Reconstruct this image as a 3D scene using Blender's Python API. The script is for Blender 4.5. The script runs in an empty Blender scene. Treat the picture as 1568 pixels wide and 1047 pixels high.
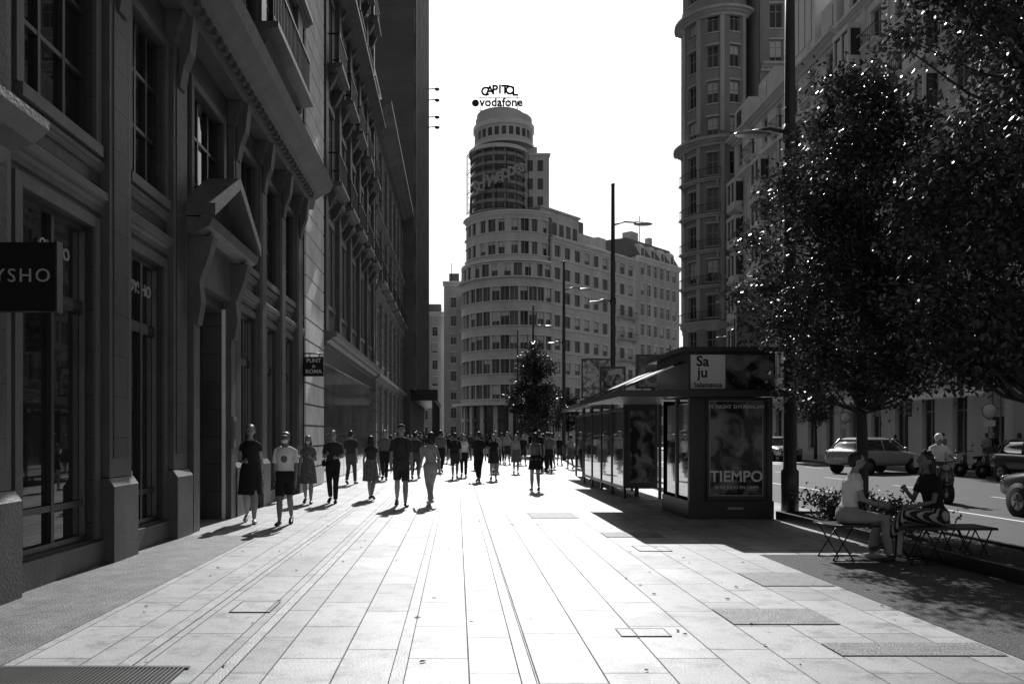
import bpy, math, random, bmesh
import numpy as np
from mathutils import Vector, Matrix
random.seed(11); np.random.seed(11)
S=bpy.context.scene
S.view_settings.view_transform='Standard'; S.view_settings.look='None'; S.view_settings.exposure=0
SUN_EL=38; SUN_AZ=4.5
# ---------------------------------------------------------------- materials
def _n(nt,t,**kw):
    n=nt.nodes.new(t)
    for k,v in kw.items(): setattr(n,k,v)
    return n
def _math(nt,op,a,b=None,c=None):
    n=_n(nt,'ShaderNodeMath',operation=op)
    for i,v in enumerate((a,b,c)):
        if v is None: continue
        if isinstance(v,(int,float)): n.inputs[i].default_value=v
        else: nt.links.new(v,n.inputs[i])
    return n.outputs[0]
def mat(name,v,rough=.75,var=.25,scale=2.0,bump=.0,bscale=30,metal=0,spec=.4,brick=None,streak=1.0,mortar=.35):
    m=bpy.data.materials.new(name); m.use_nodes=True; nt=m.node_tree
    p=nt.nodes['Principled BSDF']
    p.inputs['Roughness'].default_value=rough; p.inputs['Metallic'].default_value=metal
    p.inputs['Specular IOR Level'].default_value=spec
    tc=_n(nt,'ShaderNodeTexCoord'); mp=_n(nt,'ShaderNodeMapping')
    mp.inputs['Scale'].default_value=(1,1,streak); nt.links.new(tc.outputs['Object'],mp.inputs[0])
    n1=_n(nt,'ShaderNodeTexNoise'); n1.inputs['Scale'].default_value=scale; n1.inputs['Detail'].default_value=6; n1.inputs['Roughness'].default_value=.65
    nt.links.new(mp.outputs[0],n1.inputs[0])
    f=_math(nt,'MULTIPLY_ADD',n1.outputs[0],4*var,1-2*var)
    f=_math(nt,'MAXIMUM',f,.15)
    col=_math(nt,'MULTIPLY',f,v)
    hgt=None
    if brick:
        bw,bh,ax=brick
        sp=_n(nt,'ShaderNodeSeparateXYZ'); nt.links.new(tc.outputs['Object'],sp.inputs[0])
        cb=_n(nt,'ShaderNodeCombineXYZ')
        nt.links.new(sp.outputs[ax[0]],cb.inputs[0]); nt.links.new(sp.outputs[ax[1]],cb.inputs[1])
        bt=_n(nt,'ShaderNodeTexBrick'); nt.links.new(cb.outputs[0],bt.inputs[0])
        bt.inputs['Scale'].default_value=1; bt.inputs['Brick Width'].default_value=bw; bt.inputs['Row Height'].default_value=bh
        bt.inputs['Mortar Size'].default_value=min(bw,bh)*.018; bt.inputs['Mortar Smooth'].default_value=.2
        bt.inputs['Color1'].default_value=(1,1,1,1); bt.inputs['Color2'].default_value=(.8,.8,.8,1); bt.inputs['Mortar'].default_value=(mortar,)*3+(1,)
        bt.inputs['Bias'].default_value=-.2
        col=_math(nt,'MULTIPLY',col,bt.outputs['Color'])
        hgt=_math(nt,'MULTIPLY',bt.outputs['Fac'],-1.0)
    nt.links.new(col,p.inputs['Base Color'])
    if bump:
        n2=_n(nt,'ShaderNodeTexNoise'); n2.inputs['Scale'].default_value=bscale; n2.inputs['Detail'].default_value=4
        nt.links.new(tc.outputs['Object'],n2.inputs[0])
        h=n2.outputs[0]
        if hgt is not None: h=_math(nt,'ADD',h,hgt)
        b=_n(nt,'ShaderNodeBump'); b.inputs['Strength'].default_value=bump; b.inputs['Distance'].default_value=.02
        nt.links.new(h,b.inputs['Height']); nt.links.new(b.outputs[0],p.inputs['Normal'])
    return m
YZ=(1,2)
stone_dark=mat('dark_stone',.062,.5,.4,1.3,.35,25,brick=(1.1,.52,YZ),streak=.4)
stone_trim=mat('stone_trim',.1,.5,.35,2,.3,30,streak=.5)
stone_pale_sunlit=mat('pale_sunlit_stone',.8,.7,.25,2,.3,25,streak=.5)  # tone raised to paint grazing sun onto the quoin strip
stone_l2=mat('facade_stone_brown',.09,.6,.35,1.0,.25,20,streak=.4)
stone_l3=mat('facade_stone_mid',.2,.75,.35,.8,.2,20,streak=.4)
slab_wall=mat('tower_cladding',.12,.35,.2,.4,.05,10,brick=(2.4,1.2,YZ),mortar=.6)
marble=mat('polished_marble',.14,.08,.7,1.3,0,spec=.8,brick=(1.3,1.55,YZ),mortar=.3)
cap_stone=mat('hazed_cream_render',.54,.8,.25,.35,.1,8,streak=.25)  # wall colour lightened to stand in for distance haze
cap_trim=mat('cream_trim',.66,.7,.15,.5)
cap_dark=mat('drum_render',.3,.7,.2,.5)
r_stone=mat('pale_limestone',.78,.8,.2,.5,.15,8,streak=.3)
r_stone2=mat('grey_limestone',.5,.8,.25,.5,.15,8,streak=.3)
brick_wall=mat('red_brick_grey',.3,.85,.25,.6,.1,8,streak=.3)
roof_m=mat('roof_slate',.14,.8)
glass=mat('window_glass',.02,.04,.3,.6,spec=.9)
glass_hazed=mat('window_glass_hazed',.05,.14,.9,.5,spec=.5)  # base colour lifted so aerial haze is painted into distant panes
glass_shop=mat('shop_glass',.012,.02,.8,.9,spec=.9)
frame_dark=mat('dark_frame',.03,.35,.1,spec=.5)
frame_mid=mat('painted_frame',.35,.5,.1)
blind=mat('roller_blind',.6,.8,.15,1)
iron=mat('wrought_iron',.02,.4,.1,metal=.3)
metal_grey=mat('grey_metal',.3,.35,.15,metal=.8)
metal_dark=mat('dark_metal',.045,.35,.15,3,spec=.5)
black_sign=mat('black_sign',.012,.3,.1)
white_p=mat('white_paint',.75,.5,.08)
grey_p=mat('grey_letters',.35,.5,.08)
rubber=mat('rubber',.02,.8,.1)
def pave_mat():
    m=bpy.data.materials.new('granite_paving'); m.use_nodes=True; nt=m.node_tree; p=nt.nodes['Principled BSDF']
    tc=_n(nt,'ShaderNodeTexCoord'); sp=_n(nt,'ShaderNodeSeparateXYZ'); nt.links.new(tc.outputs['Object'],sp.inputs[0])
    cb=_n(nt,'ShaderNodeCombineXYZ'); nt.links.new(sp.outputs[1],cb.inputs[0])
    nt.links.new(_math(nt,'ADD',sp.outputs[0],-.08+9),cb.inputs[1])
    bt=_n(nt,'ShaderNodeTexBrick'); nt.links.new(cb.outputs[0],bt.inputs[0])
    bt.offset=.37; bt.squash=1.35; bt.squash_frequency=3
    bt.inputs['Scale'].default_value=1; bt.inputs['Brick Width'].default_value=.95; bt.inputs['Row Height'].default_value=.45
    bt.inputs['Mortar Size'].default_value=.006; bt.inputs['Mortar Smooth'].default_value=.25; bt.inputs['Bias'].default_value=-.2
    bt.inputs['Color1'].default_value=(1,1,1,1); bt.inputs['Color2'].default_value=(.66,.66,.66,1); bt.inputs['Mortar'].default_value=(.14,.14,.14,1)
    n1=_n(nt,'ShaderNodeTexNoise'); n1.inputs['Scale'].default_value=.7; n1.inputs['Detail'].default_value=8; n1.inputs['Roughness'].default_value=.72
    n2=_n(nt,'ShaderNodeTexNoise'); n2.inputs['Scale'].default_value=60; n2.inputs['Detail'].default_value=3
    n3=_n(nt,'ShaderNodeTexVoronoi'); n3.inputs['Scale'].default_value=2.6
    n4=_n(nt,'ShaderNodeTexNoise'); n4.inputs['Scale'].default_value=3.5; n4.inputs['Detail'].default_value=6; n4.inputs['Roughness'].default_value=.75
    for n in (n1,n2,n3,n4): nt.links.new(tc.outputs['Object'],n.inputs[0])
    a=_math(nt,'MULTIPLY_ADD',n1.outputs[0],1.5,.25)
    b=_math(nt,'MULTIPLY_ADD',n2.outputs[0],1.1,.45)
    d=_n(nt,'ShaderNodeMapRange'); d.inputs[1].default_value=.32; d.inputs[2].default_value=.5; d.inputs[3].default_value=.5; d.inputs[4].default_value=1; nt.links.new(n4.outputs[0],d.inputs[0])
    spot=_n(nt,'ShaderNodeMapRange'); spot.inputs[1].default_value=.025; spot.inputs[2].default_value=.055; spot.inputs[3].default_value=.3; spot.inputs[4].default_value=1
    nt.links.new(n3.outputs['Distance'],spot.inputs[0])
    c=_math(nt,'MULTIPLY',_math(nt,'MULTIPLY',a,b),_math(nt,'MULTIPLY',bt.outputs['Color'],.42))
    c=_math(nt,'MULTIPLY',_math(nt,'MULTIPLY',c,spot.outputs[0]),d.outputs[0])
    nt.links.new(c,p.inputs['Base Color'])
    r=_math(nt,'MULTIPLY_ADD',n1.outputs[0],-.35,.68); nt.links.new(_math(nt,'ADD',r,_math(nt,'MULTIPLY',bt.outputs['Fac'],.3)),p.inputs['Roughness'])
    p.inputs['Specular IOR Level'].default_value=.42
    h=_math(nt,'ADD',_math(nt,'ADD',_math(nt,'MULTIPLY',n2.outputs[0],.35),_math(nt,'MULTIPLY',n4.outputs[0],.5)),_math(nt,'MULTIPLY',bt.outputs['Fac'],-1.5))
    bp=_n(nt,'ShaderNodeBump'); bp.inputs['Strength'].default_value=.5; bp.inputs['Distance'].default_value=.012
    nt.links.new(h,bp.inputs['Height']); nt.links.new(bp.outputs[0],p.inputs['Normal'])
    return m
pave=pave_mat()
asphalt=mat('asphalt',.06,.75,.3,3,.4,80)
setts=mat('granite_setts',.2,.6,.4,6,.6,60,brick=(.12,.1,(0,1)),mortar=.4)
setts_l=mat('small_paving',.15,.6,.5,3,.6,60,brick=(.22,.1,(1,0)),mortar=.3)
gravel=mat('gravel',.1,.85,.9,45,1.0,70)
strip_m=mat('smooth_granite_strip',.36,.5,.4,4,.3,60)
soil=mat('soil',.05,.9,.4,8,.8,30)
kerb_m=mat('granite_kerb',.3,.65,.25,4,.2,60)

# ---------------------------------------------------------------- builder
class Obj:
    def __init__(s,name): s.name=name; s.parts={}; s.children=[]
    def add(s,part,m,v,f,smooth=False):
        p=s.parts.setdefault(part,dict(v=[],f=[],m=m,s=smooth))
        b=len(p['v']); p['v'].extend(v); p['f'].extend([tuple(i+b for i in q) for q in f])
    def prof(s,part,m,M,u0,u1,prof,smooth=False):
        n=max(1,int(math.ceil(abs(u1-u0)/M.seg))); k=len(prof); v=[];f=[]
        for i in range(n+1):
            u=u0+(u1-u0)*i/n
            v+= [M(u,a,z) for a,z in prof]
        for i in range(n):
            for j in range(k):
                a=i*k+j; b=i*k+(j+1)%k
                f.append((a,b,b+k,a+k))
        f.append(tuple(range(k))); f.append(tuple(n*k+j for j in range(k)))
        s.add(part,m,v,f,smooth)
    def fb(s,part,m,M,u0,u1,v0,v1,z0,z1):
        s.prof(part,m,M,u0,u1,[(v0,z0),(v1,z0),(v1,z1),(v0,z1)])
    def box(s,part,m,x0,x1,y0,y1,z0,z1):
        s.fb(part,m,W0,x0,x1,y0,y1,z0,z1)
    def tube(s,part,m,pts,r,n=8,smooth=True):
        v,f=tube(pts,r,n); s.add(part,m,v,f,smooth)
    def ell(s,part,m,c,r,n=12,k=8):
        v,f=ell(c,r,n,k); s.add(part,m,v,f,True)
    def text(s,body,size,loc,rot,m,ext=.01,name='lettering',align='CENTER',spacing=1,bold=.004):
        c=bpy.data.curves.new(name,'FONT'); c.body=body; c.size=size; c.extrude=ext; c.align_x=align; c.align_y='CENTER'; c.space_character=spacing
        c.resolution_u=3; c.offset=bold*size
        o=bpy.data.objects.new(name,c); o.location=loc; o.rotation_euler=rot; c.materials.append(m); s.children.append(o)
        return o
    def finish(s,loc=(0,0,0),rz=0):
        e=bpy.data.objects.new(s.name,None); S.collection.objects.link(e); e.empty_display_size=.3
        for k,p in s.parts.items():
            me=bpy.data.meshes.new(k); me.from_pydata(p['v'],[],p['f']); me.materials.append(p['m'])
            if p['s']: me.polygons.foreach_set('use_smooth',[True]*len(me.polygons))
            o=bpy.data.objects.new(k,me); S.collection.objects.link(o); o.parent=e
        for o in s.children:
            S.collection.objects.link(o); o.parent=e
        e.location=loc; e.rotation_euler=(0,0,rz)
        return e
def dup(e,loc,rz,sc=1):
    n=bpy.data.objects.new(e.name.split('.')[0],None); S.collection.objects.link(n)
    for c in e.children:
        o=bpy.data.objects.new(c.name.split('.')[0],c.data); S.collection.objects.link(o); o.parent=n
        o.location=c.location; o.rotation_euler=c.rotation_euler
    n.location=loc; n.rotation_euler=(0,0,rz); n.scale=(sc,)*3
    return n
class PlaneMap:
    def __init__(s,ox,oy,dx,dy):
        l=math.hypot(dx,dy); s.o=(ox,oy); s.d=(dx/l,dy/l); s.n=(dy/l,-dx/l); s.seg=1e9
    def __call__(s,u,v,z): return (s.o[0]+s.d[0]*u+s.n[0]*v, s.o[1]+s.d[1]*u+s.n[1]*v, z)
class ArcMap:
    def __init__(s,cx,cy,r,a0,seg=.7): s.c=(cx,cy); s.r=r; s.a0=a0; s.seg=seg
    def __call__(s,u,v,z):
        a=s.a0+u/s.r; return (s.c[0]+(s.r+v)*math.cos(a), s.c[1]+(s.r+v)*math.sin(a), z)
class W:
    seg=1e9
    def __call__(s,u,v,z): return (u,v,z)
W0=W()
def tube(pts,r,n=8):
    pts=[Vector(p) for p in pts]; k=len(pts)
    if isinstance(r,(int,float)): r=[r]*k
    v=[];f=[]; ref=None
    for i,p in enumerate(pts):
        d=(pts[min(i+1,k-1)]-pts[max(i-1,0)]).normalized()
        if ref is None:
            ref=Vector((1,0,0)) if abs(d.x)<.8 else Vector((0,1,0))
        a=(ref-d*ref.dot(d)).normalized(); b=d.cross(a); ref=a
        ra,rb=(r[i] if isinstance(r[i],tuple) else (r[i],r[i]))
        for j in range(n):
            t=2*math.pi*j/n; v.append(tuple(p+a*ra*math.cos(t)+b*rb*math.sin(t)))
    for i in range(k-1):
        for j in range(n): f.append((i*n+j,i*n+(j+1)%n,(i+1)*n+(j+1)%n,(i+1)*n+j))
    f.append(tuple(range(n))[::-1]); f.append(tuple((k-1)*n+j for j in range(n)))
    return v,f
def ell(c,r,n=12,m=8):
    v=[];f=[]
    for i in range(m+1):
        ph=math.pi*i/m
        for j in range(n):
            t=2*math.pi*j/n
            v.append((c[0]+r[0]*math.sin(ph)*math.cos(t),c[1]+r[1]*math.sin(ph)*math.sin(t),c[2]+r[2]*math.cos(ph)))
    for i in range(m):
        for j in range(n): f.append((i*n+j,(i+1)*n+j,(i+1)*n+(j+1)%n,i*n+(j+1)%n))
    return v,f
def cor(z,h,p): return [(-.1,z),(p*.25,z),(p*.32,z+h*.28),(p*.62,z+h*.42),(p*.7,z+h*.55),(p,z+h*.62),(p,z+h*.95),(p*.9,z+h),(-.1,z+h)]
def window(o,M,a,b,z0,z1,rec=.22,g=glass,fm=frame_dark,fw=.07,nm=1,tr=(.7,),bl=.0):
    o.fb('glazing',g,M,a,b,-rec-.05,-rec,z0,z1)
    f0,f1=-rec+.001,-rec+.06
    o.fb('window_frames',fm,M,a,a+fw,f0,f1,z0,z1); o.fb('window_frames',fm,M,b-fw,b,f0,f1,z0,z1)
    o.fb('window_frames',fm,M,a+fw,b-fw,f0,f1,z0,z0+fw); o.fb('window_frames',fm,M,a+fw,b-fw,f0,f1,z1-fw,z1)
    for i in range(nm):
        u=a+(b-a)*(i+1)/(nm+1); o.fb('window_frames',fm,M,u-fw/2,u+fw/2,f0,f1-.004,z0+fw,z1-fw)
    for t in tr:
        z=z0+(z1-z0)*t; o.fb('window_frames',fm,M,a+fw,b-fw,f0,f1-.008,z-fw/2,z+fw/2)
    if bl and random.random()<bl:
        h=random.uniform(.25,.8)*(z1-z0); o.fb('blinds',blind,M,a+fw*.9,b-fw*.9,-rec+.004,-rec+.012,z1-fw-h,z1-fw*.5)
def trim_of(wm): return {stone_dark:stone_trim,cap_stone:cap_trim,r_stone:cap_trim,r_stone2:r_stone,brick_wall:r_stone2,stone_l2:stone_trim,stone_l3:stone_l3}.get(wm,wm)
def facade(o,M,u0,u1,z0,z1,bays,floors,wm,t=.35,rec=.22,sill=True,lint=True,**kw):
    bays=sorted(bays); e=u0
    for a,b in bays+[(u1,None)]:
        if a-e>.001: o.fb('walls',wm,M,e,a,-t,0,z0,z1)
        if b: e=b
    for bi,(a,b) in enumerate(bays):
        zz=z0
        for fi,(s,h) in enumerate(floors):
            if s-zz>.001: o.fb('walls',wm,M,a,b,-t,0,zz,s)
            window(o,M,a,b,s,h,rec,**kw)
            if sill: o.fb('sills',trim_of(wm),M,a-.12,b+.12,-.05,.1,s-.14,s-.004)
            if lint: o.fb('lintels',trim_of(wm),M,a-.1,b+.1,-.04,.07,h+.004,h+.2)
            zz=h
        if z1-zz>.001: o.fb('walls',wm,M,a,b,-t,0,zz,z1)
def railing(o,M,u0,u1,v,z,h=1.0,st=.16,slab=True,sm=None,m=iron):
    if slab:
        o.prof('balcony_slabs',sm,M,u0,u1,[(0,z-.3),(v*.6,z-.3),(v*.75,z-.16),(v+.08,z-.12),(v+.08,z),(0,z)])
        for u in (u0+.15,u1-.4): o.prof('balcony_slabs',sm,M,u,u+.25,[(0.01,z-.9),(v*.3,z-.8),(v*.8,z-.303),(0.01,z-.303)])
    o.fb('railings',m,M,u0,u1,v-.05,v,z+h-.05,z+h); o.fb('railings',m,M,u0,u1,v-.04,v-.01,z+.08,z+.12)
    k=max(2,int((u1-u0)/st))
    for i in range(k+1):
        u=u0+(u1-u0-.025)*i/k; o.fb('railings',m,M,u,u+.025,v-.04,v-.015,z+(.0),z+h-.05)
    for u in (u0,u1-.03): o.fb('railings',m,M,u,u+.03,0,v-.05,z+h-.05,z+h)

# ---------------------------------------------------------------- ground
def sheet(name,m,x0,x1,y0,y1,z):
    o=Obj(name); o.add('surface',m,[(x0,y0,z),(x1,y0,z),(x1,y1,z),(x0,y1,z)],[(0,1,2,3)])
    return o.finish()
def flat(o,part,m,x0,x1,y0,y1,z): o.add(part,m,[(x0,y0,z),(x1,y0,z),(x1,y1,z),(x0,y1,z)],[(0,1,2,3)])
sheet('ground',asphalt,-1500,1500,-400,2500,-.14)
road=Obj('road'); flat(road,'asphalt',asphalt,7.5,22,-30,400,-.12)
for X in (11.1,14.7,18.3):
    d=-10
    while d<110:
        if X==11.1: flat(road,'lane_markings',white_p,X,X+.14,d,d+6,-.116); d+=6.02
        else: flat(road,'lane_markings',white_p,X,X+.12,d,d+2,-.116); d+=5
for i in range(12): flat(road,'zebra_crossing',white_p,7.9+i*1.15,8.5+i*1.15,46,50,-.112)
road.finish()
pv=Obj('pavement')
pv.box('slabs',pave,-5.2,7.35,-15,108,-.2,0)
pv.box('kerb',kerb_m,7.35,7.5,-15,108,-.2,.003)
flat(pv,'small_paving_strip',setts_l,-4.6,-3.15,-15,12.6,.004)
for X,w in ((-2.35,.1),(-1.62,.09),(-.44,.09),(.42,.09)):
    flat(pv,'granite_strips',strip_m,X,X+w,-15,108,.004)
    for q in (X-.007,X+w): flat(pv,'joints',soil,q,q+.007,-15,108,.0045)
for x0,x1,y0,y1 in ((2.33,3.23,6.7,7.3),(2.78,3.98,5.75,6.1),(1.43,2.33,15.2,16.3),(3.23,4.0,8.4,9.2),(2.33,3.23,12.4,13.0)):
    flat(pv,'sett_patches',setts,x0,x1,y0,y1,.008)
pv.finish()
op=Obj('opposite_pavement')
op.box('slabs',pave,22.15,60,-15,104,-.2,.0); op.box('kerb',kerb_m,22,22.15,-15,104,-.2,.003); op.finish()
sheet('gravel_path',gravel,4.02,7.35,-6,10.6,.004)
def cover(x0,x1,y0,y1,name='access_cover'):
    o=Obj(name)
    o.box('frame',metal_dark,x0,x1,y0,y0+.012,0,.009); o.box('frame',metal_dark,x0,x1,y1-.012,y1,0,.009)
    o.box('frame',metal_dark,x0,x0+.012,y0+.012,y1-.012,0,.009); o.box('frame',metal_dark,x1-.012,x1,y0+.012,y1-.012,0,.009)
    o.box('lid',pave,x0+.012,x1-.012,y0+.012,y1-.012,0,.007); o.finish()
cover(-2.05,-1.68,7.15,7.6); cover(2.5,2.95,10.9,11.4); cover(.95,1.5,14.1,14.9); cover(1.3,1.7,6.3,6.55)
g=Obj('drain_grate'); g.box('pit',black_sign,-3.1,-1.85,5.05,5.45,0,.0055)
for i in range(42): g.box('bars',metal_grey,-3.1+i*.03,-3.1+i*.03+.014,5.07,5.43,.006,.014)
g.box('rim',metal_grey,-3.12,-1.83,5.03,5.07,.0,.015); g.box('rim',metal_grey,-3.12,-1.83,5.43,5.47,.0,.015); g.finish()
# scattered litter / fallen leaves on the paving
rl=random.Random(8); lt=Obj('fallen_leaves')
for i in range(150):
    x=rl.uniform(-3,4); y=rl.uniform(5,22); a=rl.uniform(0,6.28); s=rl.uniform(.012,.035)
    lt.add('leaves',soil,[(x+s*math.cos(a+k*1.57)*(1 if k%2 else .55),y+s*math.sin(a+k*1.57)*(1 if k%2 else .55),.01+(.008 if k==0 else 0)) for k in range(4)],[(0,1,2,3)])
lt.finish()

# ---------------------------------------------------------------- left building 1
ML=PlaneMap(-4.45,0,0,1)
o=Obj('stone_shop_building')
bays=[(-3.2,-1.2),(.2,1.8),(3.2,4.9),(8.1,9.72),(10.8,12.02),(13.35,15.05),(16.2,17.5),(18.25,19.5),(20.25,21.5)]
fl=[(.32,4.12),(5.15,7.45),(9.9,12.7),(14.1,16.8),(18.2,20.8)]
e=-8
for a,b in bays+[(22.9,None)]:
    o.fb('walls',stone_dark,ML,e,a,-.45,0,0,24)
    if b: e=b
for a,b in bays:
    door=(a==13.35); zz=0
    for fi,(s,h) in enumerate(fl):
        if door and fi==0: s,h=.02,3.9
        if s-zz>.03: o.fb('walls',stone_dark,ML,a,b,-.45,0,zz,s)
        if fi==0 and door:
            o.fb('door',frame_dark,ML,a,b,-.44,-.36,s,h)
            for q in (a+.1,(a+b)/2+.05):
                o.fb('door_panels',metal_dark,ML,q,q+.65,-.36,-.33,.3,1.2); o.fb('door_glass',glass,ML,q,q+.65,-.36,-.335,1.4,2.7)
            o.fb('door_glass',glass,ML,a+.1,b-.1,-.36,-.335,2.95,3.8)
        elif fi==0:
            window(o,ML,a,b,s,h,.13,g=glass_shop,fm=frame_dark,fw=.07,nm=1,tr=(.74,.12))
            o.fb('shop_frame_highlight',metal_grey,ML,a+.07,a+.085,-.125,-.06,s+.07,h-.07); o.fb('shop_frame_highlight',metal_grey,ML,b-.085,b-.07,-.125,-.06,s+.07,h-.07)
            o.fb('shop_fascia',black_sign,ML,a+.09,b-.09,-.125,-.08,3.05,3.2)
            o.fb('surrounds',stone_trim,ML,a-.14,a-.002,-.1,.035,s,h+.14); o.fb('surrounds',stone_trim,ML,b+.002,b+.14,-.1,.035,s,h+.14); o.fb('surrounds',stone_trim,ML,a-.002,b+.002,-.1,.033,h+.003,h+.14)
        else:
            window(o,ML,a,b,s,h,.14,g=glass,fm=frame_mid,fw=.055,nm=2,tr=(.68,.34))
            o.fb('sills',stone_trim,ML,a-.1,b+.1,-.12,.09,s-.14,s-.003)
            o.fb('surrounds',stone_trim,ML,a-.14,a-.002,-.1,.05,s,h+.14); o.fb('surrounds',stone_trim,ML,b+.002,b+.14,-.1,.05,s,h+.14); o.fb('surrounds',stone_trim,ML,a-.002,b+.002,-.1,.045,h+.003,h+.14)
        zz=h
    o.fb('walls',stone_dark,ML,a,b,-.45,0,zz,24)
o.fb('core',stone_dark,ML,-8,22.9,-14,-.45,0,23.9)
pil=[(-4.4,-3.5),(-.9,-.1),(2.1,2.9),(5.9,6.8),(7.1,7.75),(9.95,10.6),(12.2,12.8),(15.5,16.0),(17.6,18.15),(19.6,20.15),(21.65,22.4)]
for a,b in pil:
    o.fb('pilasters',stone_trim,ML,a,b,-.01,.11,1.06,7.6)
    o.fb('pilaster_panels',stone_dark,ML,a+.1,b-.1,.11,.125,1.3,7.3)
    o.prof('pilaster_bases',stone_trim,ML,a-.05,b+.05,[(-.01,0),(.19,0),(.19,.95),(.12,1.05),(-.01,1.05)])
    o.prof('capitals',stone_trim,ML,a-.04,b+.04,[(-.01,7.6),(.12,7.6),(.17,7.7),(.17,7.8),(.22,7.86),(.27,8.08),(-.01,8.08)])
    o.prof('brackets',stone_trim,ML,(a+b)/2-.13,(a+b)/2+.13,[(0.127,7.0),(.15,7.0),(.2,7.3),(.3,7.55),(.36,8.08),(.127,8.08)])
    o.fb('pilasters',stone_trim,ML,a+.06,b-.06,-.01,.12,9.3,16.9)
    o.prof('capitals',stone_trim,ML,a,b,[(-.01,16.9),(.2,16.9),(.35,17.3),(-.01,17.3)])
e=-8
for a,b in pil+[(22.9,None)]:
    for (z0,z1,p) in ((4.34,4.6,.1),(4.84,4.98,.06)):
        if z0==4.34 and e<14<a: continue
        o.prof('string_course',stone_trim,ML,e,a,cor(z0,z1-z0,p))
    if not (e<14<a): o.fb('plinth',stone_trim,ML,e,a,-.01,.07,0,.29)
    if b: e=b
o.prof('main_cornice',stone_trim,ML,-8,23.0,[(-.1,8.083),(.3,8.083),(.36,8.35),(.5,8.45),(.8,8.6),(.86,8.86),(.82,8.93),(-.1,9.0)])
u=-8
while u<22.6: o.fb('dentils',stone_trim,ML,u,u+.14,.3,.42,8.26,8.4); u+=.3
o.prof('upper_cornice',stone_trim,ML,-8,23.0,cor(17.3,.9,1.0)); o.prof('upper_cornice',stone_trim,ML,-8,23.0,cor(13.2,.35,.3))
o.prof('roof_cornice',stone_trim,ML,-8,23.0,cor(23.1,1.1,1.3))
for a,b in ((10.3,12.6),(15.9,19.8),(3,5.2)):
    railing(o,ML,a,b,.8,9.85,1.0,.14,True,stone_trim); railing(o,ML,a,b,.9,14.05,1.0,.14,True,stone_trim)
o.prof('shop_canopy',stone_trim,ML,2.0,7.25,[(.13,4.05),(.3,4.07),(.4,4.17),(.6,4.24),(.74,4.36),(.74,4.44),(.13,4.5)])
for a in (12.95,15.1):
    o.fb('portal_jambs',stone_trim,ML,a,a+.3,.003,.17,0,4.1)
    o.prof('portal_consoles',stone_trim,ML,a+.03,a+.27,[(.17,3.4),(.22,3.4),(.28,3.75),(.25,4.1),(.4,4.5),(.48,4.83),(.17,4.83)])
o.fb('portal_frieze',stone_trim,ML,12.95,15.4,.003,.17,4.103,4.83)
o.fb('portal_frame',stone_pale_sunlit,ML,13.26,13.33,-.05,.06,0,3.96); o.fb('portal_frame',stone_pale_sunlit,ML,15.06,15.1,-.05,.06,0,3.96)
o.prof('pediment',stone_trim,ML,12.7,15.65,[(0,4.833),(.3,4.833),(.5,4.93),(.56,5.06),(0,5.08)])
def rake(u0,z0,u1,z1,th,v1):
    vs=[]
    for u,z in ((u0,z0),(u1,z1),(u1,z1+th),(u0,z0+th)):
        vs.append(ML(u,0.002,z)); vs.append(ML(u,v1,z))
    o.add('pediment',stone_trim,vs,[(0,2,4,6),(1,3,5,7),(0,1,3,2),(2,3,5,4),(4,5,7,6),(6,7,1,0)])
rake(12.68,5.085,14.175,5.95,.2,.6); rake(15.67,5.085,14.175,5.95,.2,.6)
o.add('tympanum',stone_dark,[ML(12.9,.25,5.08),ML(15.45,.25,5.08),ML(14.175,.25,5.96)],[(0,1,2)])
o.fb('intercom',metal_grey,ML,15.14,15.34,.17,.2,1.35,1.95); o.fb('intercom_face',frame_dark,ML,15.17,15.3,.2,.205,1.5,1.85)
for D,s_ in ((9.0,.2),(11.41,.24)): o.text('OYSHO',s_,ML(D,-.1,3.68),(math.pi/2,0,math.pi/2),grey_p,.008,bold=.01)
for i in range(38):
    z=i*.62
    o.fb('quoins',stone_pale_sunlit,ML,22.9,26.0,-.3,.10,z+.03,z+.59)
o.fb('quoin_backing',stone_trim,ML,22.9,26.05,-14,.05,0,24)
o.finish()
hs=Obj('hanging_shop_sign'); hs.box('board',black_sign,-4.45,-3.55,7.05,7.13,2.69,3.3); hs.box('edge_trim',metal_dark,-3.55,-3.535,7.04,7.14,2.68,3.31)
hs.text('OYSHO',.17,(-3.93,7.045,3.0),(math.pi/2,0,0),grey_p,.004,spacing=1.25,bold=0); hs.finish()
hs=Obj('hanging_shop_sign'); hs.box('board',black_sign,-4.35,-3.8,22.6,22.7,3.25,3.8); hs.tube('bracket',iron,[(-4.4,22.65,3.9),(-3.8,22.65,3.9)],.02)
hs.box('hangers',iron,-4.2,-4.18,22.64,22.66,3.8,3.9); hs.box('hangers',iron,-3.92,-3.9,22.64,22.66,3.8,3.9)
for t,z in (('PUNT',3.69),('o',3.54),('ROMA',3.38)): hs.text(t,.16,(-4.07,22.59,z),(math.pi/2,0,0),white_p,.003,bold=.015)
hs.finish()
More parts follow.
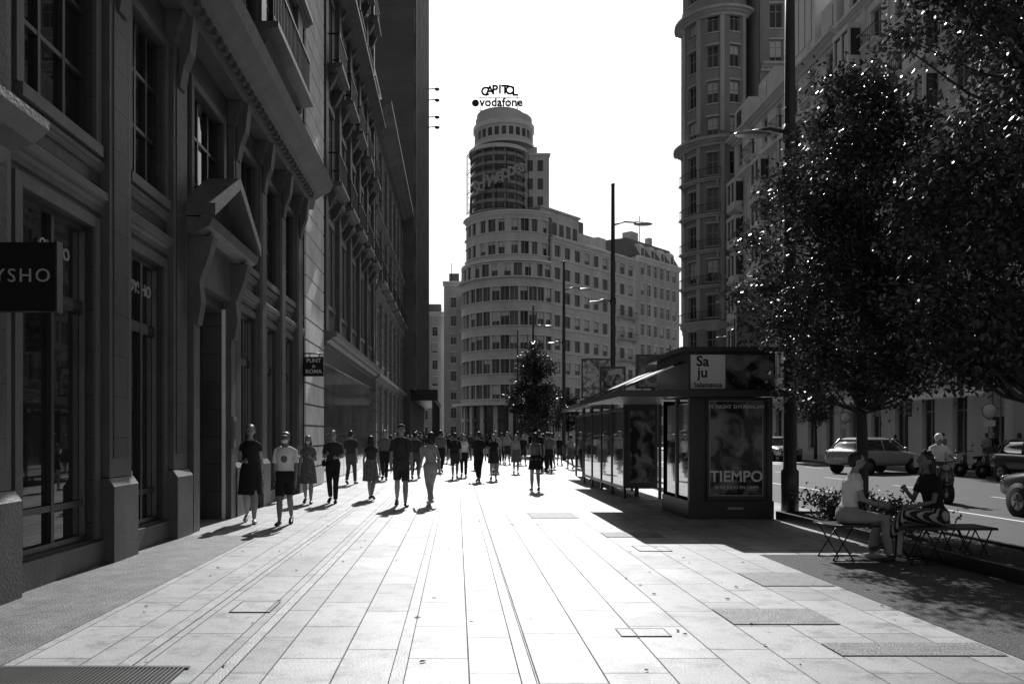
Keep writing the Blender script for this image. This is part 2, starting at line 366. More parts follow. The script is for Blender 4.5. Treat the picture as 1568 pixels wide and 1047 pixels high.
# left building 2
o=Obj('balcony_facade_building')
M2=PlaneMap(-4.45,26.1,0,1); L=15.9
b2=[(1.0+i*3.0,2.3+i*3.0) for i in range(5)]
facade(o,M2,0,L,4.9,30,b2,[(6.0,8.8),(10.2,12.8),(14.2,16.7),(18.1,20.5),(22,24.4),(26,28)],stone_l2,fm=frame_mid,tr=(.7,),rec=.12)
o.fb('core',stone_l2,M2,0,L,-14,-.4,0,29.9)
for i in range(6): o.fb('shopfront',marble,M2,i*2.65+.02,i*2.65+2.6,-.4,-.02,0,4.0)
o.fb('shopfront_fascia',frame_dark,M2,0,L,-.4,.04,4.0,4.5)
o.prof('cornice',stone_trim,M2,0,L,cor(4.5,.5,.5))
for z in (9.6,17.4,25.2): o.prof('cornice',stone_trim,M2,0,L,cor(z,.4,.3 if z!=17.4 else .7))
o.prof('cornice',stone_l2,M2,0,L,cor(29,1,1.1))
for i in range(6):
    u=.15+i*3.0
    if u+.5<L: o.fb('pilasters',stone_trim,M2,u,u+.5,0,.14,5.0,29)
for i,(a,b) in enumerate(b2):
    for z in (10.1,14.1,18.05,22): railing(o,M2,a-.3,b+.3,.5,z,1.0,.14,True,stone_trim)
o.finish()
o=Obj('corner_stone_building')
M3=PlaneMap(-4.45,42.0,0,1); L=22
b3=[(1.2+i*3.4,2.8+i*3.4) for i in range(6)]
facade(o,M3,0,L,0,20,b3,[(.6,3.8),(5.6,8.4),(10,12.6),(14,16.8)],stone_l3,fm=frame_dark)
o.fb('core',stone_l3,M3,0,L,-14,-.4,0,19.9)
for z,p in ((4.3,.4),(8.9,.3),(13.1,.3),(18.6,1.0)): o.prof('cornice',stone_l3,M3,-.1,L,cor(z,.6,p))
for i in range(7):
    u=.1+i*3.4
    for k in range(32):
        if u+.8<L: o.fb('rustication',stone_l3,M3,u,u+.8,0,.16,.1+k*.55,.1+k*.55+.5)
for a,b in b3: railing(o,M3,a-.3,b+.3,.5,9.9,1,.18,True,stone_l3)
o.fb('parapet',stone_l3,M3,0,L,-.3,.1,20,21)
o.finish()
o=Obj('slab_tower')
o.box('shaft',slab_wall,-24,-3.42,64,95,5.2,58)
o.box('podium',stone_l2,-24,-3.8,64,95,0,5.2)
M4=PlaneMap(-3.42,64,0,1)
for i in range(15): o.fb('fins',slab_wall,M4,.5+i*2.1,.7+i*2.1,0,.12,5.3,57.9)
for z in range(8,57,4): o.fb('window_bands',glass_hazed,M4,.0,31,-.01,.03,z,z+1.8)
o.prof('cornice',slab_wall,M4,-1,31,cor(56.5,1.5,.5))
o.box('canopy',metal_dark,-3.8,-1.9,66,92,4.6,5.0); o.box('canopy_sign',black_sign,-3.8,-1.6,65.7,66,4.4,5.3)
for i in range(8): o.box('canopy_posts',metal_dark,-2.1,-2.0,66.5+i*3.6,66.6+i*3.6,0,4.6)
o.finish()
o=Obj('facade_floodlights')
for i,z in enumerate((42.3,41,39,37.8)):
    o.tube('arms',iron,[(-3.4,94,z),(-2.5,94,z+.1)],.06); o.ell('lamps',metal_dark,(-2.35,94,z),(.3,.2,.2))
o.finish()
def simple_block(name,M,L,depth,H,wm,bw,gap,fz,fh,ph,z00=1.2,bl=.3,cor_p=.6,**kw):
    o=Obj(name); n=int((L-gap)/(bw+gap)); off=(L-(n*(bw+gap)-gap))/2
    bays=[(off+i*(bw+gap),off+i*(bw+gap)+bw) for i in range(n)]
    fl=[]; z=z00
    while z+ph<H-.8: fl.append((z,z+ph)); z+=fh
    facade(o,M,0,L,0,H,bays,fl,wm,g=glass_hazed,bl=bl,**kw)
    o.fb('core',wm,M,.0,L,-depth,-.4,0,H-.1)
    o.prof('cornice',trim_of(wm),M,-.2,L+.2,cor(H-.9,.9,cor_p))
    return o
for (x0,x1,D,H) in ((-9,-2.7,172,28),(-2.6,1.2,156,31.5)):
    M=PlaneMap(x0,D,1,0); oo=simple_block('distant_building',M,x1-x0,15,H,r_stone2,1.1,1.0,0,3.6,2.0,fm=frame_mid,rec=.2)
    oo.tube('aerials',iron,[(x0+1.5,D+2,H),(x0+1.5,D+2,H+4)],.06); oo.box('rooftop_hut',roof_m,x0+1,x1-.8,D+3,D+8,H-.1,H+2.2); oo.finish()

# ---------------------------------------------------------------- art deco building
o=Obj('art_deco_corner_tower_building')
C=(9.2,134.0); ang=math.radians(180); aend=math.radians(316)
def ring(r,z0,z1,m,part='walls',v0=-.5,v1=0,c=C,a0=ang,a1=aend):
    M=ArcMap(c[0],c[1],r,a0); o.fb(part,m,M,0,(a1-a0)*r,v0,v1,z0,z1)
R1=8.4
rows=[8.4,12.4,16.2,20.0,23.9,27.7,31.3,34.9]
def ribbon(r,zc,h,pier=1.55,thin=.3,wide=3):
    M=ArcMap(C[0],C[1],r,ang,.6); Lr=(aend-ang)*r
    n=int(Lr/pier)
    for i in range(n+1):
        u=i*Lr/n; w=thin if i%wide else thin*2.2
        o.fb('window_piers',cap_stone,M,max(0,u-w/2),min(Lr,u+w/2),-.35,-.02,zc-h/2,zc+h/2)
    for i in range(n):
        a=i*Lr/n+.15; b=(i+1)*Lr/n-.15
        o.fb('glazing',glass_hazed,M,a,b,-.4,-.3,zc-h/2,zc+h/2)
        o.fb('window_frames',frame_mid,M,(a+b)/2-.04,(a+b)/2+.04,-.3,-.26,zc-h/2,zc+h/2)
        if random.random()<.3:
            hh=random.uniform(.2,.7)*h; o.fb('blinds',blind,M,a,b,-.296,-.28,zc+h/2-hh,zc+h/2)
zprev=6.6
for i,zc in enumerate(rows):
    r=R1 if zc<29.4 else 7.7; h=2.2 if i<5 else 2.0
    ring(r,zprev,zc-h/2,cap_stone)
    M=ArcMap(C[0],C[1],r,ang); Lr=(aend-ang)*r
    o.prof('ledges',cap_trim,M,0,Lr,[(0,zc-h/2-.22),(.22,zc-h/2-.2),(.28,zc-h/2-.05),(0,zc-h/2)])
    if i==5: o.fb('ledges',cap_trim,M,0,Lr,0.003,.7,zc-h/2-.35,zc-h/2-.23)
    o.fb('ledges',cap_trim,M,0,Lr,0,.12,zc+h/2,zc+h/2+.14)
    ribbon(r,zc,h,pier=1.45 if i<5 else 1.75,thin=.16 if i<5 else .5)
    zprev=zc+h/2
ring(7.7,zprev,37,cap_stone); ring(R1,29.0,29.4,cap_trim,'ledges',-1.2,.1)
M=ArcMap(C[0],C[1],7.7,ang); o.prof('ledges',cap_trim,M,0,(aend-ang)*7.7,cor(36.6,.6,.5))
def disc(c,r,z0,z1,m,part,n=40,ob=None):
    v=[]
    for z in (z0,z1):
        for k in range(n): t=2*math.pi*k/n; v.append((c[0]+r*math.cos(t),c[1]+r*math.sin(t),z))
    f=[tuple(range(n)),tuple(range(n,2*n))]+[(k,(k+1)%n,n+(k+1)%n,n+k) for k in range(n)]
    (ob or o).add(part,m,v,f)
disc(C,7.2,0,37.0,roof_m,'core')
M=ArcMap(C[0],C[1],R1,ang,.6); Lr=(aend-ang)*R1
for i in range(9):
    u=i*Lr/8; o.fb('ground_piers',cap_stone,M,max(0,u-.35),min(Lr,u+.35),-.5,0,0,6.2)
o.fb('ground_glazing',glass_hazed,M,0,Lr,-.55,-.45,0,6.2); o.fb('canopy',cap_trim,M,0,Lr,-.5,1.6,6.2,6.6); o.fb('shop_fascia',frame_dark,M,0,Lr,-.4,-.02,3.6,4.2)
MLf=PlaneMap(C[0]-R1,164,0,-1); facade(o,MLf,0,30,0,29,[(1+i*2.6,2.7+i*2.6) for i in range(11)],[(r-.9,r+.9) for r in rows[:6]],cap_stone,g=glass_hazed,fm=frame_mid)
wn=(math.cos(aend),math.sin(aend)); wp=(C[0]+R1*wn[0],C[1]+R1*wn[1]); MW=PlaneMap(wp[0],wp[1],-wn[1],wn[0])
LW=25.6; bw=[(0.8+i*2.75,2.3+i*2.75) for i in range(9)]
facade(o,MW,0,LW,0,33.4,bw,[(2,5.4)]+[(r-.95,r+.95) for r in rows[:7]],cap_stone,g=glass_hazed,fm=frame_mid,bl=.4,nm=2,tr=())
o.fb('wing_core',roof_m,MW,0,LW,-14,-.4,0,33.2)
for r in rows[:7]: o.fb('ledges',cap_trim,MW,0,LW,0.003,.16,r-1.42,r-1.2)
o.prof('ledges',cap_trim,MW,0,LW,cor(32.6,.9,.7)); o.fb('ledges',cap_trim,MW,0,LW,.0,1.0,6.3,6.6)
for i in range(4): railing(o,MW,LW-6.6,LW-.8,.9,rows[1+i]-1.2,1.0,.5,True,cap_stone)
o.fb('penthouse',cap_stone,MW,-1,9.5,-8,-1.5,33.4,38.2); o.fb('penthouse',cap_trim,MW,-1.2,9.7,-8.2,-1.2,38.2,38.5)
for i in range(5): o.fb('penthouse_windows',glass_hazed,MW,0.2+i*1.9,1.4+i*1.9,-1.5,-1.47,34.4,36.4)
o.fb('penthouse',cap_stone,MW,9.6,16,-7,-2,33.4,36.2); o.fb('penthouse_plant',roof_m,MW,11,13,-6,-3,36.2,38.6); o.fb('penthouse',cap_stone,MW,17.5,20,-6,-3,33.4,37.0)
T=(6.75,131.6); rt=4.5
disc(T,rt-.3,36.9,48,cap_dark,'tower_core')
MT=ArcMap(T[0],T[1],rt,0,.5); full=2*math.pi*rt
for k in range(7): o.fb('tower_bands',cap_dark,MT,0,full,-.35,.05,37.3+k*1.5,37.3+k*1.5+.5)
for k in range(7):
    for j in range(14): o.fb('tower_glazing',glass_hazed,MT,j*full/14+.2,(j+1)*full/14-.2,-.35,-.25,37.85+k*1.5,38.7+k*1.5)
o.fb('tower_trim',cap_trim,MT,0,full,-.3,.35,47.4,48)
for (x0,x1,y0,y1,z0,z1) in ((7,15.2,131.5,142,33,47.6),(4,13.2,131.5,141,47.6,49.0),(2.2,15.6,136,146,33,42)):
    o.box('tower_block',cap_stone,x0,x1,y0,y1,z0,z1)
o.box('tower_block_trim',cap_trim,6.9,15.4,131.3,142.2,47.6,47.95)
for k in range(4):
    for j in range(2): o.box('tower_windows',glass_hazed,11.6+j*1.7,12.5+j*1.7,131.46,131.6,36+k*3,37.8+k*3)
for k in range(8): o.box('tower_louvres',frame_mid,10.5,14.9,131.42,131.5,34.0+k*.35,34.15+k*.35)
T2=(7.8,133.2); r2=5.0
disc(T2,r2-.15,48.9,52.9,cap_stone,'crown',48)
M5=ArcMap(T2[0],T2[1],r2,0,.4); full2=2*math.pi*r2
o.fb('crown_trim',cap_trim,M5,0,full2,-.3,.12,48.9,49.3)
for k in range(26):
    u=k*full2/26; o.fb('crown_windows',glass_hazed,M5,u,u+.7,-.2,-.1,50.0,51.3)
o.fb('crown_trim',cap_trim,M5,0,full2,-.3,.1,51.8,52.6)
disc(T2,4.7,52.9,53.9,cap_trim,'crown',48); disc((7.2,132.8),3.9,53.9,54.6,cap_stone,'crown',48)
for k in range(5):
    X=3.9+k*1.5; o.tube('sign_scaffold',iron,[(X,130.9,53.8),(X,130.9,57.4)],.05,6); o.tube('sign_scaffold',iron,[(X,130.9,56.6),(X,132.4,54)],.045,6)
    if k<4: o.tube('sign_scaffold',iron,[(X,130.9,53.9),(X+1.5,130.9,54.7)],.04,6)
for z in (54.65,56.75): o.tube('sign_scaffold',iron,[(3.4,130.6,z),(10.4,130.6,z)],.05,6)
for k,ch in enumerate('CAPITOL'):
    t=(k-3)/3; X=7.0+t*2.45; Z=57.9-.35*t*t
    o.text(ch,1.95,(X,130.2,Z),(math.pi/2,0,0),iron,.08,bold=.03)
o.text('vodafone',1.9,(7.2,130.1,55.75),(math.pi/2,0,0),iron,.08,bold=.025)
o.ell('sign_emblem',iron,(3.0,130.2,55.7),(.6,.12,.6))
for k in range(9):
    a=math.radians(192+k*18); X=T[0]+5.3*math.cos(a); Y=T[1]+5.3*math.sin(a); o.tube('lattice',iron,[(X,Y,37.4),(X,Y,47.2)],.05,5)
ML2=ArcMap(T[0],T[1],5.3,math.radians(190),.5)
for z in (37.6,40.8,44,47.1): o.fb('lattice',iron,ML2,0,5.3*math.radians(148),-.04,.04,z-.04,z+.04)
for k,ch in enumerate('Schweppes'):
    a=math.radians(228+k*10.2); X=T[0]+5.6*math.cos(a); Y=T[1]+5.6*math.sin(a)
    o.text(ch,3.0,(X,Y,40.8+k*.46),(math.pi/2,0,a+math.pi/2),frame_mid,.08,bold=.02)
for X in (1.75,2.35): o.tube('lattice',iron,[(X,130,37.5),(X,130,47.2)],.07,5)
for k in range(9): o.tube('lattice',iron,[(1.75,130,38+k*1.1),(2.35,130,38+k*1.1)],.04,5)
o.finish()
a0=MW(25.7,0,0); M=PlaneMap(a0[0],a0[1],.70,.71)
oo=simple_block('mansard_apartment_building',M,15.5,14,34.5,r_stone2,1.25,1.05,0,3.75,2.2,fm=white_p,rec=.2)
oo.prof('mansard_roof',roof_m,M,0,15.5,[(0,34.5),(-2.2,38.2),(-9,38.6),(-9,34.5)])
for i in range(4): oo.prof('dormers',r_stone,M,1.5+i*3.6,3+i*3.6,[(-.2,34.5),(-.2,36.6),(-.6,37.1),(-2.5,37.1),(-2.5,34.5)]); oo.fb('dormer_glass',glass_hazed,M,1.8+i*3.6,2.7+i*3.6,-.2,-.17,34.9,36.3)
oo.fb('chimneys',r_stone2,M,6,8.5,-7,-5,38.3,41); oo.fb('chimneys',r_stone2,M,11,12,-5,-4,38.2,40.4)
pt=M(9,-5,38); oo.tube('aerials',iron,[pt,(pt[0],pt[1],44.5)],.07); oo.tube('aerials',iron,[(pt[0]-.8,pt[1],43.4),(pt[0]+.8,pt[1],43.4)],.05); oo.finish()

# ---------------------------------------------------------------- right side buildings
o=Obj('rounded_corner_tower_building')
CC=(28.0,86.0); rc=3.5
MC=ArcMap(CC[0],CC[1],rc,math.radians(150),.5); Lc=rc*math.radians(160)
bays=[(.55+i*2.35,1.75+i*2.35) for i in range(4)]
facade(o,MC,0,Lc,0,56,bays,[(1,4.2)]+[(6.4+i*3.7,8.7+i*3.7) for i in range(13)],brick_wall,g=glass_hazed,fm=frame_mid,t=.4,rec=.3,nm=1,tr=(.6,),bl=.3)
for z,p in ((5.2,.5),(12.6,.3),(31.6,1.0),(45.0,.9)): o.prof('cornice',r_stone2,MC,0,Lc,cor(z,.8,p))
for i in range(5):
    u=[0.02,1.9,4.2,6.6,9.0][i]; o.fb('pilasters',r_stone2,MC,u,u+.4,0,.2,13.5,31.6); o.fb('pilasters',r_stone2,MC,u,u+.4,0,.2,33,45)
for i in range(5): railing(o,MC,1.9,6.6,.55,13.4+i*3.7,1.0,.3,True,r_stone2)
disc(CC,3.1,0,56,roof_m,'core',ob=o); disc(CC,2.9,56,60,brick_wall,'turret',ob=o)
o.box('rear_wing',brick_wall,30.5,45,89,104,0,50)
MB=PlaneMap(31.2,82.0,1,0)
facade(o,MB,0,14,0,56,[(1+i*2.6,2.3+i*2.6) for i in range(5)],[(6.4+i*3.7,8.9+i*3.7) for i in range(13)],r_stone2,g=glass_hazed,fm=frame_mid,bl=.3)
for z in (31.6,38.9,46.4): o.prof('cornice',r_stone,MB,0,14,cor(z,.8,.8))
o.fb('base_block',r_stone2,MB,0,14,-7,-.36,0,55.9)
o.finish()
def right_block(name,X,Dfar,Dnear,H,wm,period,bays_w,oriels,tower_at=None,seed=1):
    random.seed(seed)
    o=Obj(name); M=PlaneMap(X,Dfar,0,-1); L=Dfar-Dnear
    n=int(L/period); bays=[]
    for i in range(n):
        c=(i+.5)*L/n; bays.append((c-bays_w/2,c+bays_w/2))
    fl=[(.5,4.3)]; z=6.4
    while z+2.4<H-1: fl.append((z,z+2.3)); z+=3.6
    facade(o,M,0,L,0,H,bays,fl,wm,g=glass_hazed,fm=frame_mid,rec=.28,bl=.3,nm=1,tr=(.65,))
    o.fb('core',wm,M,0,L,-18,-.4,0,H-.1)
    tm=trim_of(wm)
    for zz,p in ((4.9,.6),(9.4,.25),(H-5,.5),(H-.9,.9)): o.prof('cornice',tm,M,-.1,L+.1,cor(zz,.6,p))
    for i in range(n+1):
        u=i*L/n; o.fb('pilasters',tm,M,max(0,u-.28),min(L,u+.28),0,.14,5.6,H-5)
    for i,(a,b) in enumerate(bays):
        if i%oriels==0:
            for z in range(len(fl)-2):
                zz=fl[1+z][0]
                o.prof('oriels',tm,M,a-.5,b+.5,[(0.15,zz-1.1),(.95,zz-.7),(.95,zz),(.15,zz)])
                o.fb('oriel_glass',glass_hazed,M,a-.4,b+.4,.15,.85,zz,zz+1.9); o.fb('oriels',tm,M,a-.5,b+.5,.15,1.0,zz+1.9,zz+2.25)
                for q in (a-.5,(a+b)/2-.1,b+.3): o.fb('oriels',tm,M,q,q+.2,.8,.95,zz,zz+1.9)
        else:
            for k in range(1,len(fl)):
                if (k+i)%2==0: railing(o,M,a-.3,b+.3,.6,fl[k][0]-.05,1.0,.22,True,tm)
        if i%2==0:
            o.prof('roof_gables',tm,M,a-.6,b+.6,[(.1,H),(.1,H+2.4),(-.4,H+3),(-3,H+3),(-3,H)])
            o.fb('gable_glass',glass_hazed,M,a,b,.1,.13,H+.5,H+2)
        else: o.ell('finials',tm,M((a+b)/2,0,H+.7),(.35,.35,.8))
    o.prof('awnings',frame_mid if seed%2 else white_p,M,1,L-1,[(.0,4.4),(1.1,3.7),(1.1,3.6),(0,4.3)])
    for (a,b,h) in (tower_at or []):
        o.fb('roof_towers',wm,M,a,b,-5,.2,H,H+h); o.prof('roof_towers_cornice',tm,M,a-.3,b+.3,cor(H+h-.6,.8,.6))
        c=M((a+b)/2,-2.5,H+h); o.tube('roof_towers_dome',roof_m,[c,(c[0],c[1],c[2]+1.2),(c[0],c[1],c[2]+2.4),(c[0],c[1],c[2]+3.4)],[2.2,1.9,1.1,.1],16)
        for q in (a+.6,(a+b)/2-.5,b-1.6): o.fb('tower_openings',glass_hazed,M,q,q+1,.2,.24,H+1,H+h-1.6)
    o.finish()
right_block('limestone_balcony_building',28.0,80.4,58.2,31.5,r_stone,3.1,1.25,2,[(14,18.5,7)],3)
right_block('limestone_hotel_building',28.2,58.1,40.2,36,r_stone,2.9,1.3,3,[(2,7,8)],4)
right_block('stone_office_building',28.0,40.1,10,34,r_stone2,3.3,1.5,3,None,5)

# ---------------------------------------------------------------- kiosks / shelter
def glassy():
    m=bpy.data.materials.new('clear_glass'); m.use_nodes=True; nt=m.node_tree; nt.nodes.clear()
    out=_n(nt,'ShaderNodeOutputMaterial'); mx=_n(nt,'ShaderNodeMixShader'); tr=_n(nt,'ShaderNodeBsdfTransparent'); gl=_n(nt,'ShaderNodeBsdfGlossy')
    tr.inputs[0].default_value=(.55,.55,.55,1); gl.inputs['Roughness'].default_value=.04; fr=_n(nt,'ShaderNodeFresnel'); fr.inputs[0].default_value=1.6
    nt.links.new(fr.outputs[0],mx.inputs[0]); nt.links.new(tr.outputs[0],mx.inputs[1]); nt.links.new(gl.outputs[0],mx.inputs[2]); nt.links.new(mx.outputs[0],out.inputs[0]); return m
clear=glassy()
def poster(name,lo,hi,sc):
    m=bpy.data.materials.new(name); m.use_nodes=True; nt=m.node_tree; p=nt.nodes['Principled BSDF']
    tc=_n(nt,'ShaderNodeTexCoord'); n1=_n(nt,'ShaderNodeTexNoise'); n1.inputs['Scale'].default_value=sc; n1.inputs['Distortion'].default_value=1.2; n1.inputs['Detail'].default_value=3
    nt.links.new(tc.outputs['Object'],n1.inputs[0]); r=_n(nt,'ShaderNodeMapRange'); r.inputs[1].default_value=.42; r.inputs[2].default_value=.6; r.inputs[3].default_value=lo; r.inputs[4].default_value=hi
    nt.links.new(n1.outputs[0],r.inputs[0]); nt.links.new(r.outputs[0],p.inputs['Base Color']); p.inputs['Roughness'].default_value=.12; return m
post_d=poster('film_poster',.02,.22,2.2); post_l=poster('theatre_poster',.06,.5,3)
def kiosk():
    o=Obj('newspaper_kiosk'); x0,x1,y0,y1=4.4,5.98,15.1,17.0
    o.box('base',metal_dark,x0-.02,x1+.02,y0-.02,y1+.02,0,.34)
    for x in (x0,x1-.1):
        for y in (y0,y1-.1): o.box('posts',metal_dark,x,x+.1,y,y+.1,.34,2.3)
    o.box('front_frame',metal_dark,x0+.1,x0+.32,y0+.02,y0+.1,.34,2.3); o.box('front_frame',metal_dark,x1-.16,x1-.1,y0+.02,y0+.1,.34,2.3)
    o.box('poster_case',metal_dark,x0+.32,x1-.16,y0-.06,y0+.1,.36,2.3)
    o.box('poster_edge',metal_grey,x0+.36,x1-.2,y0-.066,y0-.06,.44,2.24)
    o.box('poster',post_d,x0+.38,x1-.22,y0-.07,y0-.062,.46,2.22)
    o.text('TIEMPO',.29,(x0+.87,y0-.075,.8),(math.pi/2,0,0),white_p,.002,bold=.02); o.text('30 DE JULIO EN CINES',.085,(x0+.87,y0-.075,.6),(math.pi/2,0,0),white_p,.002)
    o.text('M. NIGHT SHYAMALAN',.1,(x0+.87,y0-.075,2.12),(math.pi/2,0,0),white_p,.002); o.text('GRANVIA',.07,(x0+.87,y0-.024,.2),(math.pi/2,0,0),white_p,.002)
    for k in range(2):
        ya=y0+.12+k*.9; o.box('side_glass',clear,x0+.03,x0+.05,ya,ya+.78,.4,2.2); o.box('side_rail',metal_dark,x0,x0+.08,ya+.78,ya+.86,.34,2.3)
        o.box('magazine_rack',post_l,x0+.25,x0+.3,ya,ya+.75,.5,2.0)
    o.box('back_wall',metal_dark,x0+.1,x1-.1,y1-.06,y1-.02,.34,2.3); o.box('right_wall',metal_dark,x1-.06,x1-.02,y0+.1,y1-.1,.34,2.3)
    o.box('roof',metal_grey,3.02,6.1,14.75,19.4,2.33,2.4); o.box('roof_edge',metal_dark,3.0,6.12,14.72,14.75,2.3,2.42); o.box('roof_edge',metal_dark,2.99,3.02,14.75,19.4,2.3,2.42)
    o.box('roof_box',metal_dark,4.36,6.0,15.02,17.4,2.403,3.15); o.box('roof_box_top',metal_dark,4.2,6.15,14.9,17.6,3.15,3.24)
    o.box('theatre_poster',white_p,4.4,5.05,14.995,15.015,2.46,3.1); o.box('theatre_poster_art',post_d,5.07,5.96,14.995,15.015,2.46,3.1)
    for t,z,s in (('Sa',2.97,.27),('ju',2.76,.27),('Salamanca',2.53,.13)): o.text(t,s,(4.62 if s>.2 else 4.72,14.99,z),(math.pi/2,0,0),black_sign,.002,bold=.02)
    for y in (15.4,17.2,19.2): o.tube('awning_stays',metal_dark,[(3.05,y,2.42),(4.36,y,3.0)],.02,6)
    o.add('awning',metal_dark,[(3.6,15.3,2.66),(4.36,15.3,3.0),(4.36,19.3,3.0),(3.6,19.3,2.66)],[(0,1,2,3)])
    o.finish()
kiosk()
def shelter(x0,x1,y0,y1,rz=2.45):
    o=Obj('bus_shelter')
    n=max(2,int((y1-y0)/1.3))
    for i in range(n+1):
        y=y0+(y1-y0)*i/n; o.box('posts',metal_dark,x0,x0+.07,y-.035,y+.035,0,rz)
        if i%2==0: o.box('posts',metal_dark,x1-.07,x1,y-.035,y+.035,0,rz)
        if i<n:
            o.box('glass_panels',clear,x0+.025,x0+.04,y+.05,y+(y1-y0)/n-.05,.3,rz-.25)
            o.box('rails',metal_dark,x0+.01,x0+.06,y+.035,y+(y1-y0)/n-.035,.22,.3); o.box('rails',metal_dark,x0+.01,x0+.06,y+.035,y+(y1-y0)/n-.035,rz-.25,rz-.17)
            if i%2==1: o.box('poster_case',metal_dark,x0+.07,x0+.2,y+.1,y+(y1-y0)/n-.1,.35,rz-.35)
    o.box('roof',metal_dark,x0-.45,x1+.25,y0-.35,y1+.35,rz,rz+.07); o.box('roof_lip',metal_grey,x0-.47,x1+.27,y0-.37,y0-.35,rz-.03,rz+.09); o.box('roof_lip',metal_grey,x0-.47,x0-.45,y0-.35,y1+.35,rz-.03,rz+.09)
    o.box('end_case',metal_dark,x0+.08,x1-.1,y0-.06,y0+.08,.25,rz-.1); o.box('end_poster',post_d,x0+.16,x1-.18,y0-.07,y0-.062,.4,rz-.25)
    o.box('seat',metal_grey,x0+.3,x0+.7,y0+.5,y1-.5,.42,.47)
    for y in (y0+.7,y1-.7): o.box('seat_legs',metal_dark,x0+.45,x0+.55,y,y+.06,0,.42)
    o.finish()
shelter(4.15,5.1,19.9,26.2)
shelter(4.6,5.6,27.6,31.0,2.5)

# ---------------------------------------------------------------- lamps
def lamp(X,D,H=12.0):
    o=Obj('street_lamp')
    o.tube('pole',metal_dark,[(0,0,0),(0,0,.9),(0,0,.95),(0,0,H*.6),(0,0,H)],[.16,.16,.12,.1,.075],14)
    o.tube('collar',metal_dark,[(0,0,7.2),(0,0,7.5)],.13,12)
    z=7.35
    o.tube('arm',metal_dark,[(0,0,z),(-.4,0,z+.08),(-.75,0,z+.02)],[.04,.035,.03]); o.ell('lantern',metal_grey,(-.72,0,z-.03),(.36,.17,.06),16)
    z=10.7
    o.tube('arm',metal_dark,[(0,0,z-.05),(.5,0,z+.1),(1.2,0,z+.05)],[.04,.035,.03]); o.ell('lantern',metal_grey,(1.3,0,z),(.42,.19,.07),16)
    o.ell('cap',metal_dark,(0,0,H),(.09,.09,.08),10,6)
    return o.finish((X,D,0))
l0=lamp(6.35,15.2,12.4)
for X,D in ((6.75,34.5),(6.7,50),(6.4,67),(6.3,83)): dup(l0,(X,D,0),0)
for X,D in ((23,46),(23,66),(23,86)): dup(l0,(X,D,0),math.pi,.9)
b=Obj('hanging_banner'); b.tube('post',metal_dark,[(22.6,58,0),(22.6,58,12)],.1); b.box('banner',post_d,20.3,22.3,57.95,58,7.6,12); b.box('brackets',metal_dark,20.2,22.6,57.93,58.02,12,12.08); b.finish()
def mupi(X,D,W_,z0,z1,m):
    o=Obj('advertising_panel'); o.tube('post',metal_dark,[(X,D,0),(X,D,z0)],.09,10); o.box('case',metal_dark,X-W_/2-.06,X+W_/2+.06,D-.1,D+.1,z0,z1); o.box('poster',m,X-W_/2,X+W_/2,D-.11,D-.101,z0+.08,z1-.08); o.finish()
mupi(7.0,40,1.4,3.4,5.4,post_l); mupi(6.2,31.8,.9,3.1,4.3,post_l); mupi(6.9,28,1.1,3.2,4.4,post_d)

# ---------------------------------------------------------------- foliage
def leafmat(name,v):
    m=bpy.data.materials.new(name); m.use_nodes=True; nt=m.node_tree; p=nt.nodes['Principled BSDF']
    g=_n(nt,'ShaderNodeNewGeometry'); c=_math(nt,'MULTIPLY_ADD',g.outputs['Random Per Island'],v*1.2,v*.4); nt.links.new(c,p.inputs['Base Color'])
    p.inputs['Roughness'].default_value=.36; p.inputs['Specular IOR Level'].default_value=.55
    t=_n(nt,'ShaderNodeBsdfTranslucent'); nt.links.new(c,t.inputs[0]); mx=_n(nt,'ShaderNodeMixShader'); mx.inputs[0].default_value=.22
    nt.links.new(p.outputs[0],mx.inputs[1]); nt.links.new(t.outputs[0],mx.inputs[2]); nt.links.new(mx.outputs[0],nt.nodes['Material Output'].inputs[0]); return m
leaf=leafmat('leaves',.045); bark=mat('bark',.06,.9,.3,8,.8,25,streak=.2)
def leaves_mesh(cs,per,sig,ls,rng):
    n=len(cs)*per
    c=np.repeat(cs,per,0)+rng.normal(size=(n,3))*np.repeat(sig,per)[:,None]*np.array([1,1,.7])
    a=rng.normal(size=(n,3)); a/=np.linalg.norm(a,axis=1)[:,None]; b=rng.normal(size=(n,3)); b-= (b*a).sum(1)[:,None]*a; b/=np.linalg.norm(b,axis=1)[:,None]
    nn=np.cross(a,b); L=ls*rng.uniform(.7,1.3,(n,1))
    v=np.stack([c-a*L,c+b*L*.5+nn*L*.12,c+a*L,c-b*L*.5+nn*L*.12],1).reshape(-1,3)
    me=bpy.data.meshes.new('foliage'); me.vertices.add(4*n); me.vertices.foreach_set('co',v.ravel()); me.loops.add(4*n); me.loops.foreach_set('vertex_index',np.arange(4*n,dtype=np.int32))
    me.polygons.add(n); me.polygons.foreach_set('loop_start',np.arange(0,4*n,4,dtype=np.int32)); me.update(calc_edges=True); me.validate(); return me
